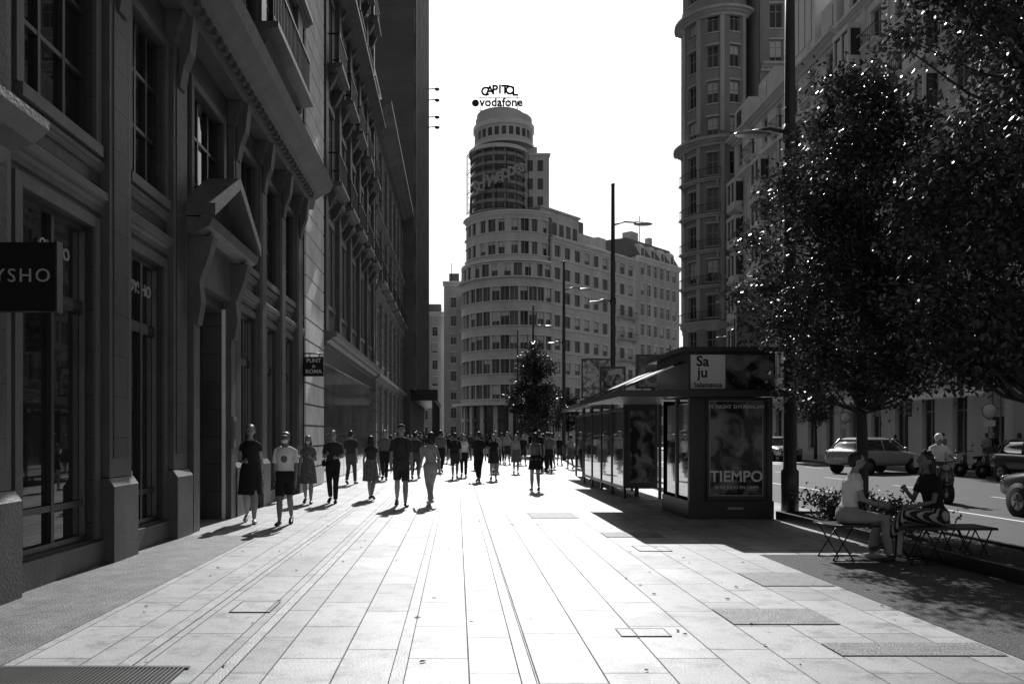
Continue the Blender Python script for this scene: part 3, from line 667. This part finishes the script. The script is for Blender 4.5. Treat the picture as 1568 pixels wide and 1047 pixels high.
def tree(name,X,D,prof,per=110,ncl=230,ls=.055,seed=1,trunk_r=.09,fork=2.3,lean=0,sg=(.13,.27)):
    rng=np.random.default_rng(seed); rs=random.Random(seed); o=Obj(name)
    zs=[p[0] for p in prof]; rr=[p[1] for p in prof]
    cs=[]
    while len(cs)<ncl:
        z=rng.uniform(zs[0],zs[-1]); R=np.interp(z,zs,rr)
        if rng.uniform()> (R/max(rr))**1.3: continue
        a=rng.uniform(0,6.283)
        lob=1+.2*math.sin(3*a+z*1.9+seed)+.12*math.sin(5*a-z*2.9)
        q=R*lob*math.sqrt(rng.uniform(.05,1)); cs.append((X+q*math.cos(a)+lean*(z-zs[0]),D+q*math.sin(a),z))
    cs=np.array(cs)
    topz=zs[-1]-.8; pts=[(X,D,-.02),(X+.02,D,fork*.5),(X,D+.02,fork),(X+.08,D,(fork+topz)/2),(X+.02,D-.03,topz)]
    o.tube('trunk',bark,pts,[trunk_r*1.25,trunk_r,trunk_r*.9,trunk_r*.5,.015],10)
    for i in range(0,ncl,2):
        c=Vector(cs[i]); zb=max(fork*.85,min(topz,c.z-rs.uniform(.4,1.3))); s0=Vector((X+.03,D,zb)); mid=s0.lerp(c,.5)+Vector((rs.uniform(-.1,.1),rs.uniform(-.1,.1),-.12)); r=.028 if i%6 else .045
        o.tube('limbs',bark,[s0,mid,c],[r,r*.6,.006],5)
    e=o.finish()
    me=leaves_mesh(cs,per,rng.uniform(sg[0],sg[1],len(cs)),ls,rng); me.materials.append(leaf); ob=bpy.data.objects.new('foliage',me); S.collection.objects.link(ob); ob.parent=e
    return e
tree('street_tree',6.7,13.2,[(2.3,1.0),(2.8,1.6),(3.9,1.8),(5.0,1.6),(6.3,1.25),(7.2,.7),(7.7,.15)],per=170,ncl=270,ls=.045,seed=3)
tree('street_tree',7.05,9.6,[(2.3,.9),(2.8,1.35),(4,1.5),(5.5,1.35),(7,1.25),(8.2,.9),(8.9,.2)],per=170,ncl=290,ls=.042,seed=5,trunk_r=.1)
tree('street_tree',5.9,60,[(1.6,.8),(3,1.7),(5,1.7),(7,1.1),(8.4,.2)],per=100,ncl=130,ls=.1,seed=9,sg=(.2,.35))
tree('street_tree',23.4,52,[(2.6,.8),(4,1.5),(5.5,1.3),(6.8,.2)],per=70,ncl=60,ls=.09,seed=19,sg=(.2,.35))
for X,D,s in ((14.5,104,31),(19,98,32),(10.5,112,33)): tree('street_tree',X,D,[(2,1),(3.2,2),(5,1.9),(7,.9),(7.6,.2)],per=70,ncl=70,ls=.13,seed=s,sg=(.25,.4))
p=Obj('planter_bed')
p.box('border',metal_dark,6.0,6.08,7.2,15.0,0,.16); p.box('border',metal_dark,6.08,7.3,14.92,15.0,0,.16); p.box('border',metal_dark,6.08,7.3,7.2,7.28,0,.16); p.box('border',metal_dark,7.22,7.3,7.28,14.92,0,.16)
p.box('soil',soil,6.08,7.22,7.28,14.92,0,.12); e=p.finish()
rng=np.random.default_rng(4); cs=np.stack([rng.uniform(6.2,7.1,70),rng.uniform(11.3,14.8,70),rng.uniform(.2,.5,70)],1)
me=leaves_mesh(cs,60,np.full(70,.12),.035,rng); me.name='shrubs'; me.materials.append(leaf); ob=bpy.data.objects.new('shrub_foliage',me); S.collection.objects.link(ob); ob.parent=e
def bench(X,D,L,rz=0):
    o=Obj('bench')
    for i in range(5): o.box('seat',metal_dark,-L/2,L/2,-.2+i*.083,-.2+i*.083+.07,.43,.46)
    o.tube('seat_rim',metal_dark,[(-L/2,-.22,.445),(L/2,-.22,.445),(L/2,.22,.445),(-L/2,.22,.445),(-L/2,-.22,.445)],.018,6)
    n=int(L/.22)
    for s in (-.19,.19):
        for i in range(n):
            a=-L/2+.05+i*(L-.1)/n; b=a+(L-.1)/n
            if i==n//2: continue
            o.tube('wire_legs',iron,[(a,s,.43),(b,s*1.1,.01)],.009,5); o.tube('wire_legs',iron,[(b,s,.43),(a,s*1.1,.01)],.009,5)
        o.tube('foot_rail',iron,[(-L/2+.05,s*1.1,.012),(L/2-.05,s*1.1,.012)],.01,5)
    return o.finish((X,D,0),rz)
bench(5.0,10.25,.62); bench(6.05,9.95,1.1)

# ---------------------------------------------------------------- people
skinm=mat('skin',.3,.5,.05); skind=mat('skin_tan',.18,.5,.05); hairm=mat('dark_hair',.02,.5,.2,20); hairl=mat('light_hair',.15,.5,.2,20)
cl_black=mat('black_cloth',.015,.9,.2,8); cl_dark=mat('dark_cloth',.04,.9,.25,8); cl_mid=mat('grey_cloth',.14,.9,.2,8); cl_white=mat('white_cloth',.75,.85,.08,6); cl_light=mat('light_cloth',.32,.9,.15,8)
cl_print=mat('printed_cloth',.14,.9,1.3,26); denim=mat('denim',.08,.9,.2,10); shoe_m=mat('shoe_leather',.04,.5,.1); shoe_w=mat('white_trainer',.5,.6,.1)
def stripem():
    m=bpy.data.materials.new('striped_cloth'); m.use_nodes=True; nt=m.node_tree; p=nt.nodes['Principled BSDF']
    tc=_n(nt,'ShaderNodeTexCoord'); w=_n(nt,'ShaderNodeTexWave'); w.inputs['Scale'].default_value=8; w.inputs['Distortion'].default_value=.6; w.bands_direction='X'; nt.links.new(tc.outputs['Object'],w.inputs[0])
    c=_math(nt,'MULTIPLY_ADD',_math(nt,'GREATER_THAN',w.outputs['Fac'],.6),.4,.02); nt.links.new(c,p.inputs['Base Color']); p.inputs['Roughness'].default_value=.9; return m
cl_stripe=stripem()
def remesh(geos,voxel,it=2):
    me=bpy.data.meshes.new('t'); V=[];F=[]
    for v,f in geos:
        b=len(V); V+=v; F+=[tuple(i+b for i in q) for q in f]
    me.from_pydata(V,[],F); ob=bpy.data.objects.new('t',me); S.collection.objects.link(ob)
    bm=bmesh.new(); bm.from_mesh(me); bmesh.ops.remove_doubles(bm,verts=bm.verts,dist=1e-5); bmesh.ops.recalc_face_normals(bm,faces=bm.faces); bm.to_mesh(me); bm.free()
    r=ob.modifiers.new('r','REMESH'); r.mode='VOXEL'; r.voxel_size=voxel
    s=ob.modifiers.new('s','SMOOTH'); s.iterations=it; s.factor=.5
    dg=bpy.context.evaluated_depsgraph_get(); dg.update()
    out=bpy.data.meshes.new_from_object(ob.evaluated_get(dg)); bpy.data.objects.remove(ob)
    out.polygons.foreach_set('use_smooth',[True]*len(out.polygons)); return out
LV=[(.455,.06,.045),(.475,.082,.06),(.51,.094,.068),(.55,.095,.07),(.61,.08,.056),(.68,.088,.06),(.74,.097,.066),(.775,.098,.062),(.8,.088,.054),(.818,.07,.047),(.834,.05,.04),(.85,.036,.035),(.87,.032,.033)]
def torso(T,k,z0,z1,f,g=0.0):
    lv=LV
    if f: lv=[(a,b*(1.04 if a<.58 else .84 if a<.83 else 1),c*(1.05 if (a<.58 or .7<a<.78) else .9)) for a,b,c in LV]
    zs=[l[0] for l in lv]; n=16; v=[];fa=[]; z=z0; zl=[]
    while z<z1-1e-6: zl.append(z); z+=.015
    zl.append(z1)
    for z in zl:
        rx=np.interp(z,zs,[l[1] for l in lv])+g; ry=np.interp(z,zs,[l[2] for l in lv])+g
        for j in range(n):
            t=2*math.pi*j/n; v.append(T((rx*k*math.cos(t),ry*k*math.sin(t),z*k)))
    r=len(zl)
    for i in range(r-1):
        for j in range(n): fa.append((i*n+j,i*n+(j+1)%n,(i+1)*n+(j+1)%n,(i+1)*n+j))
    fa.append(tuple(range(n))[::-1]); fa.append(tuple((r-1)*n+j for j in range(n)))
    return v,fa
def person(name,H=1.7,f=False,top=cl_dark,bottom=cl_dark,kind='pants',sleeve=.6,stride=.8,hair=hairm,long=False,sk=skinm,shoe=shoe_m,seat=None,lean=0,bag=None,arm=None,vox=.011,cap=None,mask=False,cross=False,graphic=None):
    k=q=H; o=Obj(name); s=stride
    hipz=.505*k-.02*abs(s)*k; dz=hipz-.505*k
    if seat is not None: hipz=seat+.055*k; dz=hipz-.505*k
    def T(p): return (p[0],p[1]-lean*max(0,p[2]-.505*k),p[2]+dz)
    legs=[];arms=[]
    af=.86 if f else 1.0
    for sg in (1,-1):
        a=sg*s; hip=Vector((sg*.05*k,0,hipz))
        if seat is None:
            ay=-a*.14*k; back=a<-.15; az=(.08 if back else .045)*k
            an=Vector((sg*.042*k,ay,az)); kn=(hip+an)/2+Vector((0,-.022*k-(.03*k if back else 0),.005*k)); toe=an+Vector((sg*.012*k,-.105*k,-(az-.018*k)))
        else:
            kn=Vector((sg*.07*k,-.25*k,seat+.05*k)); an=Vector((sg*.06*k,-.235*k+(.05*k if sg>0 else -.04*k),.045*k)); toe=an+Vector((sg*.015*k,-.105*k,-.027*k))
            if cross and sg>0: kn=Vector((-.0*k,-.26*k,seat+.1*k)); an=Vector((-.1*k,-.34*k,seat-.13*k)); toe=an+Vector((-.03*k,-.09*k,-.05*k))
        legs.append((hip,kn,an,toe))
        sw=(.08 if f else .096)*k
        sh=Vector(T((sg*sw,0,.784*k)))
        if seat is None:
            el=sh+Vector((sg*.026*k,a*.05*k,-.158*k)); wr=el+Vector((sg*.002*k,a*.035*k-.035*k,-.135*k))
            if arm and sg in arm: el=sh+Vector((sg*.03*k,0,-.155*k)); wr=el+Vector((-sg*.06*k,-.12*k,.045*k if arm[sg]=='phone' else .0))
        else:
            el=sh+Vector((sg*.02*k,-.05*k,-.15*k)); wr=el+Vector((-sg*.045*k,-.12*k,-.03*k))
            if arm and sg in arm: wr=el+Vector((-sg*.04*k,-.09*k,.07*k))
            if arm and arm.get('bars'): el=sh+Vector((sg*.03*k,-.11*k,-.12*k)); wr=el+Vector((sg*.01*k,-.12*k,-.02*k))
        arms.append((sg,sh,el,wr))
    def limb(a,b,c,ra,rm,rb,rc):
        return tube([a,a.lerp(b,.5),b,b.lerp(c,.35),c],[ra,(ra+rm)/2*1.02,rm,rb,rc],10)
    skin=[torso(T,k,.48,.86,f,-.004)]
    skin.append(tube([T((0,.004*q,.81*q)),T((0,0,.86*q)),T((0,-.004*q,.90*q))],[.034*q*af,.029*q*af,.029*q*af],10))
    skin+= [ell(T((0,-.006*q,.932*q)),(.043*q,.053*q,.058*q)),ell(T((0,-.022*q,.9*q)),(.032*q,.036*q,.036*q)),ell(T((0,-.063*q,.914*q)),(.008*q,.011*q,.014*q),8,6)]
    for sg in (1,-1): skin.append(ell(T((sg*.044*q,-.002*q,.92*q)),(.006*q,.012*q,.018*q),8,6))
    for sg,sh,el,wr in arms: skin+= [limb(sh,el,wr,.026*q*af,.02*q*af,.021*q*af,.013*q),ell(sh,(.028*q*af,.028*q*af,.028*q*af))]
    for hip,kn,an,toe in legs: skin+= [limb(hip,kn,an,.047*q,.032*q,.034*q,.018*q)]
    def addmesh(nm,me,m):
        me.materials.append(m); me.name=nm; o.children.append(bpy.data.objects.new(nm,me))
    addmesh('body',remesh(skin,vox),sk)
    for sg,sh,el,wr in arms:
        d=(wr-el).normalized(); up=Vector((0,-1,0)) if abs(d.y)<.8 else Vector((0,0,1)); fw=(up-d*up.dot(d)).normalized(); pn=d.cross(fw)
        o.tube('hands',sk,[wr-d*.004*q,wr+d*.015*q,wr+d*.048*q,wr+d*.054*q],[.013*q,.016*q,.017*q,.012*q],8)
        for i,(off,ln) in enumerate(((.016,.04),(.006,.046),(-.005,.042),(-.015,.033))):
            b0=wr+d*.043*q+fw*off*q; curl=pn*(-sg)*.004*q
            o.tube('hands',sk,[b0,b0+d*ln*.45*q,b0+d*ln*.8*q+curl*1.5,b0+d*ln*q+curl*3],[.0052*q,.0048*q,.0043*q,.003*q],6)
        b0=wr+d*.012*q+fw*.012*q; o.tube('hands',sk,[b0,b0+fw*.016*q+d*.014*q,b0+fw*.02*q+d*.034*q],[.007*q,.006*q,.004*q],6)
    for sg in (1,-1): o.ell('eyes',hairm,T((sg*.017*q,-.056*q,.928*q)),(.007*q,.005*q,.004*q),8,6)
    o.ell('mouth',skind,T((0,-.0575*q,.889*q)),(.013*q,.004*q,.0035*q),8,6)
    if mask: o.ell('face_mask',cl_white,T((0,-.04*q,.897*q)),(.034*q,.03*q,.026*q))
    hg=[ell(T((0,.009*q,.945*q)),(.0475*q,.054*q,.053*q))]
    if long: hg+= [ell(T((0,.032*q,.89*q)),(.05*q,.03*q,.075*q)),ell(T((.038*q,.012*q,.87*q)),(.016*q,.024*q,.07*q)),ell(T((-.038*q,.012*q,.87*q)),(.016*q,.024*q,.07*q))]
    else: hg.append(ell(T((0,.024*q,.915*q)),(.04*q,.036*q,.04*q)))
    addmesh('hair',remesh(hg,vox,1),hair)
    if cap: o.ell('cap',cap,T((0,0,.962*q)),(.05*q,.058*q,.034*q)); o.ell('cap',cap,T((0,-.065*q,.955*q)),(.035*q,.035*q,.005*q))
    g=[torso(T,k,.5 if kind!='dress' else .56,.832,f,.006)]
    if sleeve>0:
        for sg,sh,el,wr in arms:
            if sleeve<=1: g.append(tube([sh,sh.lerp(el,sleeve*.5),sh.lerp(el,sleeve)],[.031*q*af,.033*q*af,.034*q*af],12))
            else: g.append(tube([sh,sh.lerp(el,.5),el,el.lerp(wr,sleeve-1)],[.031*q*af,.03*q*af,.027*q*af,.022*q*af],12))
            g.append(ell(sh,(.032*q*af,.032*q*af,.031*q*af)))
            g.append(tube([T((sg*.03*q,0,.822*q)),sh+Vector((0,0,.002*q))],[.03*q*af,.029*q*af],10))
    addmesh('top',remesh(g,vox),top)
    if graphic: o.ell('shirt_print',graphic,T((0,-.066*q,.71*q)),(.035*q,.009*q,.04*q))
    if kind in('pants','shorts'):
        g=[torso(T,k,.455,.585,f,.009)]
        for hip,kn,an,toe in legs:
            if kind=='pants': g.append(tube([hip,hip.lerp(kn,.5),kn,kn.lerp(an,.5),an.lerp(kn,.04)],[.053*q,.048*q,.038*q,.036*q,.03*q],12))
            else: g.append(tube([hip,hip.lerp(kn,.5),hip.lerp(kn,.88)],[.054*q,.051*q,.048*q],12))
            g.append(ell(hip,(.052*q,.056*q,.05*q)))
        addmesh('trousers' if kind=='pants' else 'shorts',remesh(g,vox),bottom)
    else:
        hem=.3 if kind!='mini' else .38; n=24; lv=[(.625,.078,.056),(.58,.094,.07),(.52,.106,.084),(.44,.113,.098),(.36,.12,.11),(hem,.126,.116)]
        lv=[l for l in lv if l[0]>=hem-1e-6]; v=[];fc=[]
        for i,(z,rx,ry) in enumerate(lv):
            for j in range(n):
                t=2*math.pi*j/n; w=1+.07*math.sin(t*7)*(i/5); v.append(T((rx*k*w*math.cos(t),ry*k*w*math.sin(t),z*k)))
        for i in range(len(lv)-1):
            for j in range(n): fc.append((i*n+j,i*n+(j+1)%n,(i+1)*n+(j+1)%n,(i+1)*n+j))
        fc.append(tuple(range(n))); o.add('skirt',bottom,v,fc,True)
    for hip,kn,an,toe in legs:
        heel=an+Vector((0,.03*q,-.02*q)); heel.z=max(.02*q,heel.z)
        o.tube('shoes',shoe,[heel+Vector((0,.01*q,0)),heel,an.lerp(toe,.35)+Vector((0,0,-.008*q)),toe+Vector((0,.02*q,0)),toe+Vector((0,-.012*q,0))],[.012*q,(.02*q,.02*q),(.023*q,.021*q),(.026*q,.016*q),.01*q],10)
    if bag=='back':
        o.ell('backpack',cl_black,T((0,.095*q,.7*q)),(.08*q,.05*q,.11*q))
        for sg in(1,-1): o.tube('straps',cl_black,[T((sg*.055*q,.07*q,.79*q)),T((sg*.058*q,0,.835*q)),T((sg*.055*q,-.072*q,.76*q)),T((sg*.07*q,-.03*q,.64*q))],.008*q,6)
    if bag=='side':
        o.ell('handbag',cl_black,T((-.12*q,-.02*q,.55*q)),(.03*q,.06*q,.05*q))
        o.tube('strap',cl_black,[T((-.12*q,-.02*q,.58*q)),T((-.05*q,-.074*q,.72*q)),T((.05*q,-.02*q,.845*q)),T((.0,.07*q,.72*q)),T((-.11*q,.02*q,.58*q))],.005*q,6)
    return o
def place(o,X,D,rz=0,z=0): return o.finish((X,D,z),math.radians(rz))
place(person('pedestrian_woman',1.82,True,cl_black,cl_black,'dress',.35,.8,long=True,shoe=shoe_w,arm={-1:'hip'}),-3.76,14.5,10)
place(person('pedestrian_man',1.68,False,cl_white,cl_black,'shorts',.75,-.7,sk=skind,mask=True,cap=hairl,graphic=cl_mid),-3.05,14.15,0)
place(person('pedestrian_woman',1.6,True,cl_print,cl_print,'dress',.5,.4,long=True,mask=True,arm={1:'phone'}),-3.46,18.5,5)
place(person('pedestrian_man',1.72,False,cl_dark,cl_black,'pants',.7,.4,bag='side',arm={-1:'phone',1:'hip'}),-2.9,18.6,0)
place(person('pedestrian_woman',1.6,True,cl_dark,cl_print,'dress',.3,.7,long=True),-2.12,19.6,170)
place(person('pedestrian_man',1.87,False,cl_dark,cl_dark,'shorts',.75,.8,bag='back',cap=cl_black),-1.25,17.8,8)
place(person('pedestrian_woman',1.7,True,cl_light,cl_light,'pants',.0,-1.0,long=True,bag='side',shoe=shoe_w),-.6,18.1,205)
bases=[]
def bp_(o,X,D,rz=0): bases.append(place(o,X,D,rz))
V=.017
bp_(person('pedestrian_man',1.8,False,cl_mid,cl_black,'pants',.7,.9,vox=V),-2.55,28,0)
bp_(person('pedestrian_man',1.72,False,cl_dark,denim,'pants',.7,-.8,vox=V),-1.5,28.6,170)
bp_(person('pedestrian_man',1.7,False,cl_black,cl_dark,'shorts',.8,.9,vox=V,bag='back'),-.08,28.7,180)
bp_(person('pedestrian_woman',1.65,True,cl_white,cl_black,'pants',.4,.9,vox=V,long=True),.25,30,0)
bp_(person('pedestrian_man',1.74,False,cl_black,cl_black,'pants',.7,-1,vox=V),.73,27,190)
bp_(person('pedestrian_woman',1.66,True,cl_black,cl_dark,'mini',.4,.9,vox=V,long=True,bag='side'),1.27,27.8,0)
bp_(person('pedestrian_man',1.78,False,cl_light,cl_dark,'shorts',.8,.7,vox=V),1.6,33,0)
bp_(person('pedestrian_woman',1.62,True,cl_light,cl_mid,'dress',.0,.6,vox=V),2.4,32.5,0)
place(person('pedestrian_woman',1.68,True,cl_mid,cl_black,'mini',.0,.6,long=True,bag='side',arm={1:'phone'}),2.2,22.4,185)
rs=random.Random(5)
spots=[(-3.4,25.5),(-2.9,31),(-.7,33.5),(3.5,34),(4.0,35.5),(3.9,33.8),(.9,36),(-3.0,36),(4.4,37),(5.2,36.5)]
for i in range(70): spots.append((rs.uniform(-3.0,4.1) if i%4 else rs.uniform(-3,7),rs.uniform(35,88)))
for i,(X,D) in enumerate(spots):
    dup(rs.choice(bases),(X,D,0),math.radians(rs.choice((0,180))+rs.uniform(-25,25)),rs.uniform(.93,1.05))
for X,D in ((24.6,37),(25.3,37.6),(26,36),(24.2,44),(25.6,50),(24,60),(26,31),(23.6,30.5),(24.4,70),(25,41),(24,34)): dup(rs.choice(bases),(X,D,0),math.radians(rs.choice((0,180))+rs.uniform(-25,25)),rs.uniform(.95,1.04))
place(person('seated_woman',1.68,True,cl_white,cl_light,'pants',.5,0,hair=hairm,seat=.46,lean=.16,shoe=shoe_w),5.0,10.22,78)
place(person('seated_woman',1.7,True,cl_black,cl_stripe,'pants',.6,0,long=True,seat=.46,lean=.2,cross=True,sk=skind,arm={-1:'up'}),6.0,9.98,-80)

# ---------------------------------------------------------------- vehicles
paint_s=mat('silver_paint',.5,.25,.03,metal=.3,spec=.6); paint_d=mat('dark_paint',.04,.2,.03,spec=.7); paint_w=mat('white_car_paint',.7,.25,.03); lens=mat('lamp_lens',.3,.1,.05)
def loft(rows,n):
    v=[];f=[]
    for r in rows: v+=r
    for i in range(len(rows)-1):
        for j in range(n): f.append((i*n+j,i*n+(j+1)%n,(i+1)*n+(j+1)%n,(i+1)*n+j))
    f.append(tuple(range(n))); f.append(tuple((len(rows)-1)*n+j for j in range(n))); return v,f
def sup(c,e): return math.copysign(abs(c)**e,c)
def car(paint,name='car'):
    o=Obj(name); n=24
    st=[(-2.12,.62,.38,.60),(-2.05,.78,.27,.70),(-1.8,.86,.22,.78),(-1.2,.89,.2,.86),(-.8,.9,.2,.93),(0,.9,.2,.95),(1.0,.9,.2,.97),(1.6,.89,.22,.98),(1.95,.86,.28,.96),(2.08,.8,.32,.88),(2.14,.66,.42,.72)]
    A=[2*math.pi*j/n for j in range(n)]
    v,f=loft([[(hw*sup(math.cos(t),.45),y,(z0+z1)/2+(z1-z0)/2*sup(math.sin(t),.45)) for t in A] for y,hw,z0,z1 in st],n); o.add('bodywork',paint,v,f,True)
    for part,m,L_ in (('windows',glass,[(.9,-1.05,1.95,.8),(1.15,-.66,1.75,.73),(1.38,-.25,1.42,.64)]),('roof',paint,[(1.375,-.3,1.45,.655),(1.44,-.15,1.3,.6),(1.465,.1,1.1,.5)])):
        v,f=loft([[(hw*sup(math.cos(t),.35),(ya+yb)/2+(yb-ya)/2*sup(math.sin(t),.35),z) for t in A] for z,ya,yb,hw in L_],n); o.add(part,m,v,f,True)
    for s_ in(1,-1):
        for (ya,za,yb,zb) in ((-1.0,.9,-.3,1.4),(.35,.9,.4,1.4),(1.75,.92,1.36,1.4)):
            o.tube('pillars',paint,[(s_*.79,ya,za),(s_*.73,(ya+yb)/2,(za+zb)/2),(s_*.65,yb,zb)],.035,6)
        for y in (-1.32,1.32):
            o.tube('wheels',rubber,[(s_*.7,y,.2),(s_*.72,y,.2),(s_*.89,y,.2),(s_*.91,y,.2)],[.28,.32,.32,.28],24); o.tube('rims',metal_grey,[(s_*.9,y,.2),(s_*.92,y,.2)],[.2,.17],16)
            o.tube('wheel_arches',rubber,[(s_*.8,y,.22),(s_*.9,y,.22)],.37,24)
            for a in range(5):
                t=a*1.2566; o.tube('spokes',rubber,[(s_*.923,y+.04*math.cos(t),.2+.04*math.sin(t)),(s_*.923,y+.16*math.cos(t+.3),.2+.16*math.sin(t+.3))],.012,4)
        o.ell('headlights',lens,(s_*.62,-2.0,.66),(.17,.09,.07)); o.ell('tail_lights',lens,(s_*.72,2.03,.78),(.1,.09,.1)); o.ell('mirrors',paint,(s_*.95,-.75,.98),(.1,.06,.07))
        o.box('door_handles',metal_grey,s_*.905-.01,s_*.905+.01,.1,.25,.78,.81)
    o.box('number_plate',white_p,-.26,.26,2.13,2.15,.5,.61); o.box('number_plate',white_p,-.26,.26,-2.14,-2.12,.42,.53); o.box('grille',rubber,-.45,.45,-2.125,-2.1,.45,.6)
    return o
car(paint_s).finish((18.6,35.5,0),math.radians(112))
car(paint_d).finish((12.6,15.3,0),math.pi)
for X,D,r,p_ in ((10.2,62,0,paint_w),(13.1,75,0,paint_d),(16.8,58,math.pi,paint_s),(16.6,84,0,paint_w),(20.9,66,0,paint_d),(20.9,52,0,paint_s),(20.9,28,0,paint_d),(15.2,44,math.pi,paint_w)): car(p_).finish((X,D,0),r)
def scooter():
    o=Obj('motor_scooter')
    for y in (-.62,.62):
        o.tube('tyres',rubber,[(-.06,y,.27),(-.04,y,.27),(.04,y,.27),(.06,y,.27)],[.22,.27,.27,.22],20); o.tube('rims',metal_grey,[(-.065,y,.27),(.065,y,.27)],.14,14)
    o.tube('rear_body',paint_d,[(0,.85,.72),(0,.6,.62),(0,.2,.55),(0,-.05,.36)],[(.06,.05),(.17,.16),(.18,.17),(.1,.1)],12)
    o.tube('floor',paint_d,[(0,0,.3),(0,-.35,.3)],[(.16,.05),(.16,.05)],10); o.tube('front_shield',paint_d,[(0,-.38,.3),(0,-.48,.6),(0,-.42,.95)],[(.17,.05),(.2,.05),(.12,.05)],12)
    o.tube('seat',rubber,[(0,-.02,.76),(0,.3,.78),(0,.7,.8)],[(.1,.05),(.15,.06),(.12,.05)],10)
    o.tube('fork',metal_grey,[(0,-.42,.95),(0,-.6,.3)],.035); o.tube('handlebar',metal_dark,[(-.34,-.3,1.05),(0,-.42,1.02),(.34,-.3,1.05)],.018)
    o.ell('headlight',lens,(0,-.5,.9),(.09,.06,.08)); o.ell('mudguard',paint_d,(0,-.62,.5),(.08,.26,.06)); o.box('top_box',metal_dark,-.2,.2,.66,1.02,.86,1.2)
    for s_ in(1,-1): o.tube('mirror_stems',metal_dark,[(s_*.25,-.33,1.05),(s_*.32,-.33,1.25)],.008,5); o.ell('mirrors',metal_dark,(s_*.32,-.33,1.28),(.06,.02,.04))
    return o
sc0=scooter().finish((12.25,20.3,-.12),math.radians(-10))
for X,D,r in ((8.3,24,80),(8.3,25.1,85),(8.3,26.3,78),(21.3,31.5,-80),(21.3,32.8,-85)): dup(sc0,(X,D,-.12),math.radians(r))
r=person('scooter_rider',1.76,False,cl_white,denim,'pants',.8,0,seat=.78,lean=.12,arm={'bars':True},vox=.016)
v,f=ell((0,-.09,.93*1.76+(.78+.055*1.76-.505*1.76)+.02),(.1,.115,.11)); r.add('helmet',white_p,v,f,True)
place(r,12.27,20.35,-10,-.12)
def bin_(X,D):
    o=Obj('litter_bin'); o.tube('body',metal_grey,[(0,0,.0),(0,0,.05),(0,0,.85),(0,0,.9)],[.2,.24,.26,.24],16); o.tube('opening',rubber,[(0,0,.9),(0,0,.905)],.18,16); o.finish((X,D,0))
bin_(22.8,38.5); bin_(5.6,36)
def sign(X,D):
    o=Obj('traffic_sign'); o.tube('post',metal_grey,[(0,0,0),(0,0,2.9)],.035,8)
    o.tube('plate',white_p,[(0,-.05,2.6),(0,-.03,2.6)],.3,20); o.tube('plate_rim',metal_dark,[(0,-.045,2.6),(0,-.025,2.6)],.33,20); o.box('sub_plate',white_p,-.25,.25,-.05,-.036,1.95,2.2); o.finish((X,D,0))
sign(22.7,34); sign(22.9,47); sign(7.0,44); sign(6.9,30)
def tl(X,D):
    o=Obj('traffic_light'); o.tube('post',metal_dark,[(0,0,0),(0,0,3.4)],.05,8); o.box('housing',metal_dark,-.15,.15,-.15,.1,2.5,3.4)
    for z in (2.65,2.95,3.25): o.tube('lenses',lens,[(0,-.15,z),(0,-.17,z)],.1,12); o.box('hoods',metal_dark,-.11,.11,-.3,-.17,z+.1,z+.12)
    o.finish((X,D,0))
tl(22.6,40); tl(6.9,26); tl(6.9,57)

# ---------------------------------------------------------------- light
w=bpy.data.worlds.new('World'); S.world=w; w.use_nodes=True; nt=w.node_tree
bg=nt.nodes['Background']; sky=_n(nt,'ShaderNodeTexSky'); sky.sky_type='NISHITA'; sky.sun_disc=False
sky.sun_elevation=math.radians(SUN_EL); sky.sun_rotation=math.radians(SUN_AZ); sky.air_density=1.0; sky.dust_density=2.2; sky.ozone_density=1
bw_=_n(nt,'ShaderNodeRGBToBW'); nt.links.new(sky.outputs[0],bw_.inputs[0]); nt.links.new(bw_.outputs[0],bg.inputs[0]); bg.inputs[1].default_value=.09
sd=bpy.data.lights.new('sun','SUN'); sd.energy=5; sd.angle=math.radians(.5); sd.color=(1,1,1)
so=bpy.data.objects.new('sun',sd); S.collection.objects.link(so)
el,az=math.radians(SUN_EL),math.radians(SUN_AZ); dv=Vector((math.sin(az)*math.cos(el),math.cos(az)*math.cos(el),math.sin(el)))
so.rotation_euler=(-dv).to_track_quat('-Z','Y').to_euler(); so.location=(10,60,60)
cam=bpy.data.cameras.new('camera'); co=bpy.data.objects.new('camera',cam); S.collection.objects.link(co)
co.location=(0,0,1.6); co.rotation_euler=(math.pi/2,0,0); cam.lens=28; cam.sensor_width=36; cam.shift_x=.0536; cam.shift_y=.0902; cam.clip_end=5000
S.camera=co
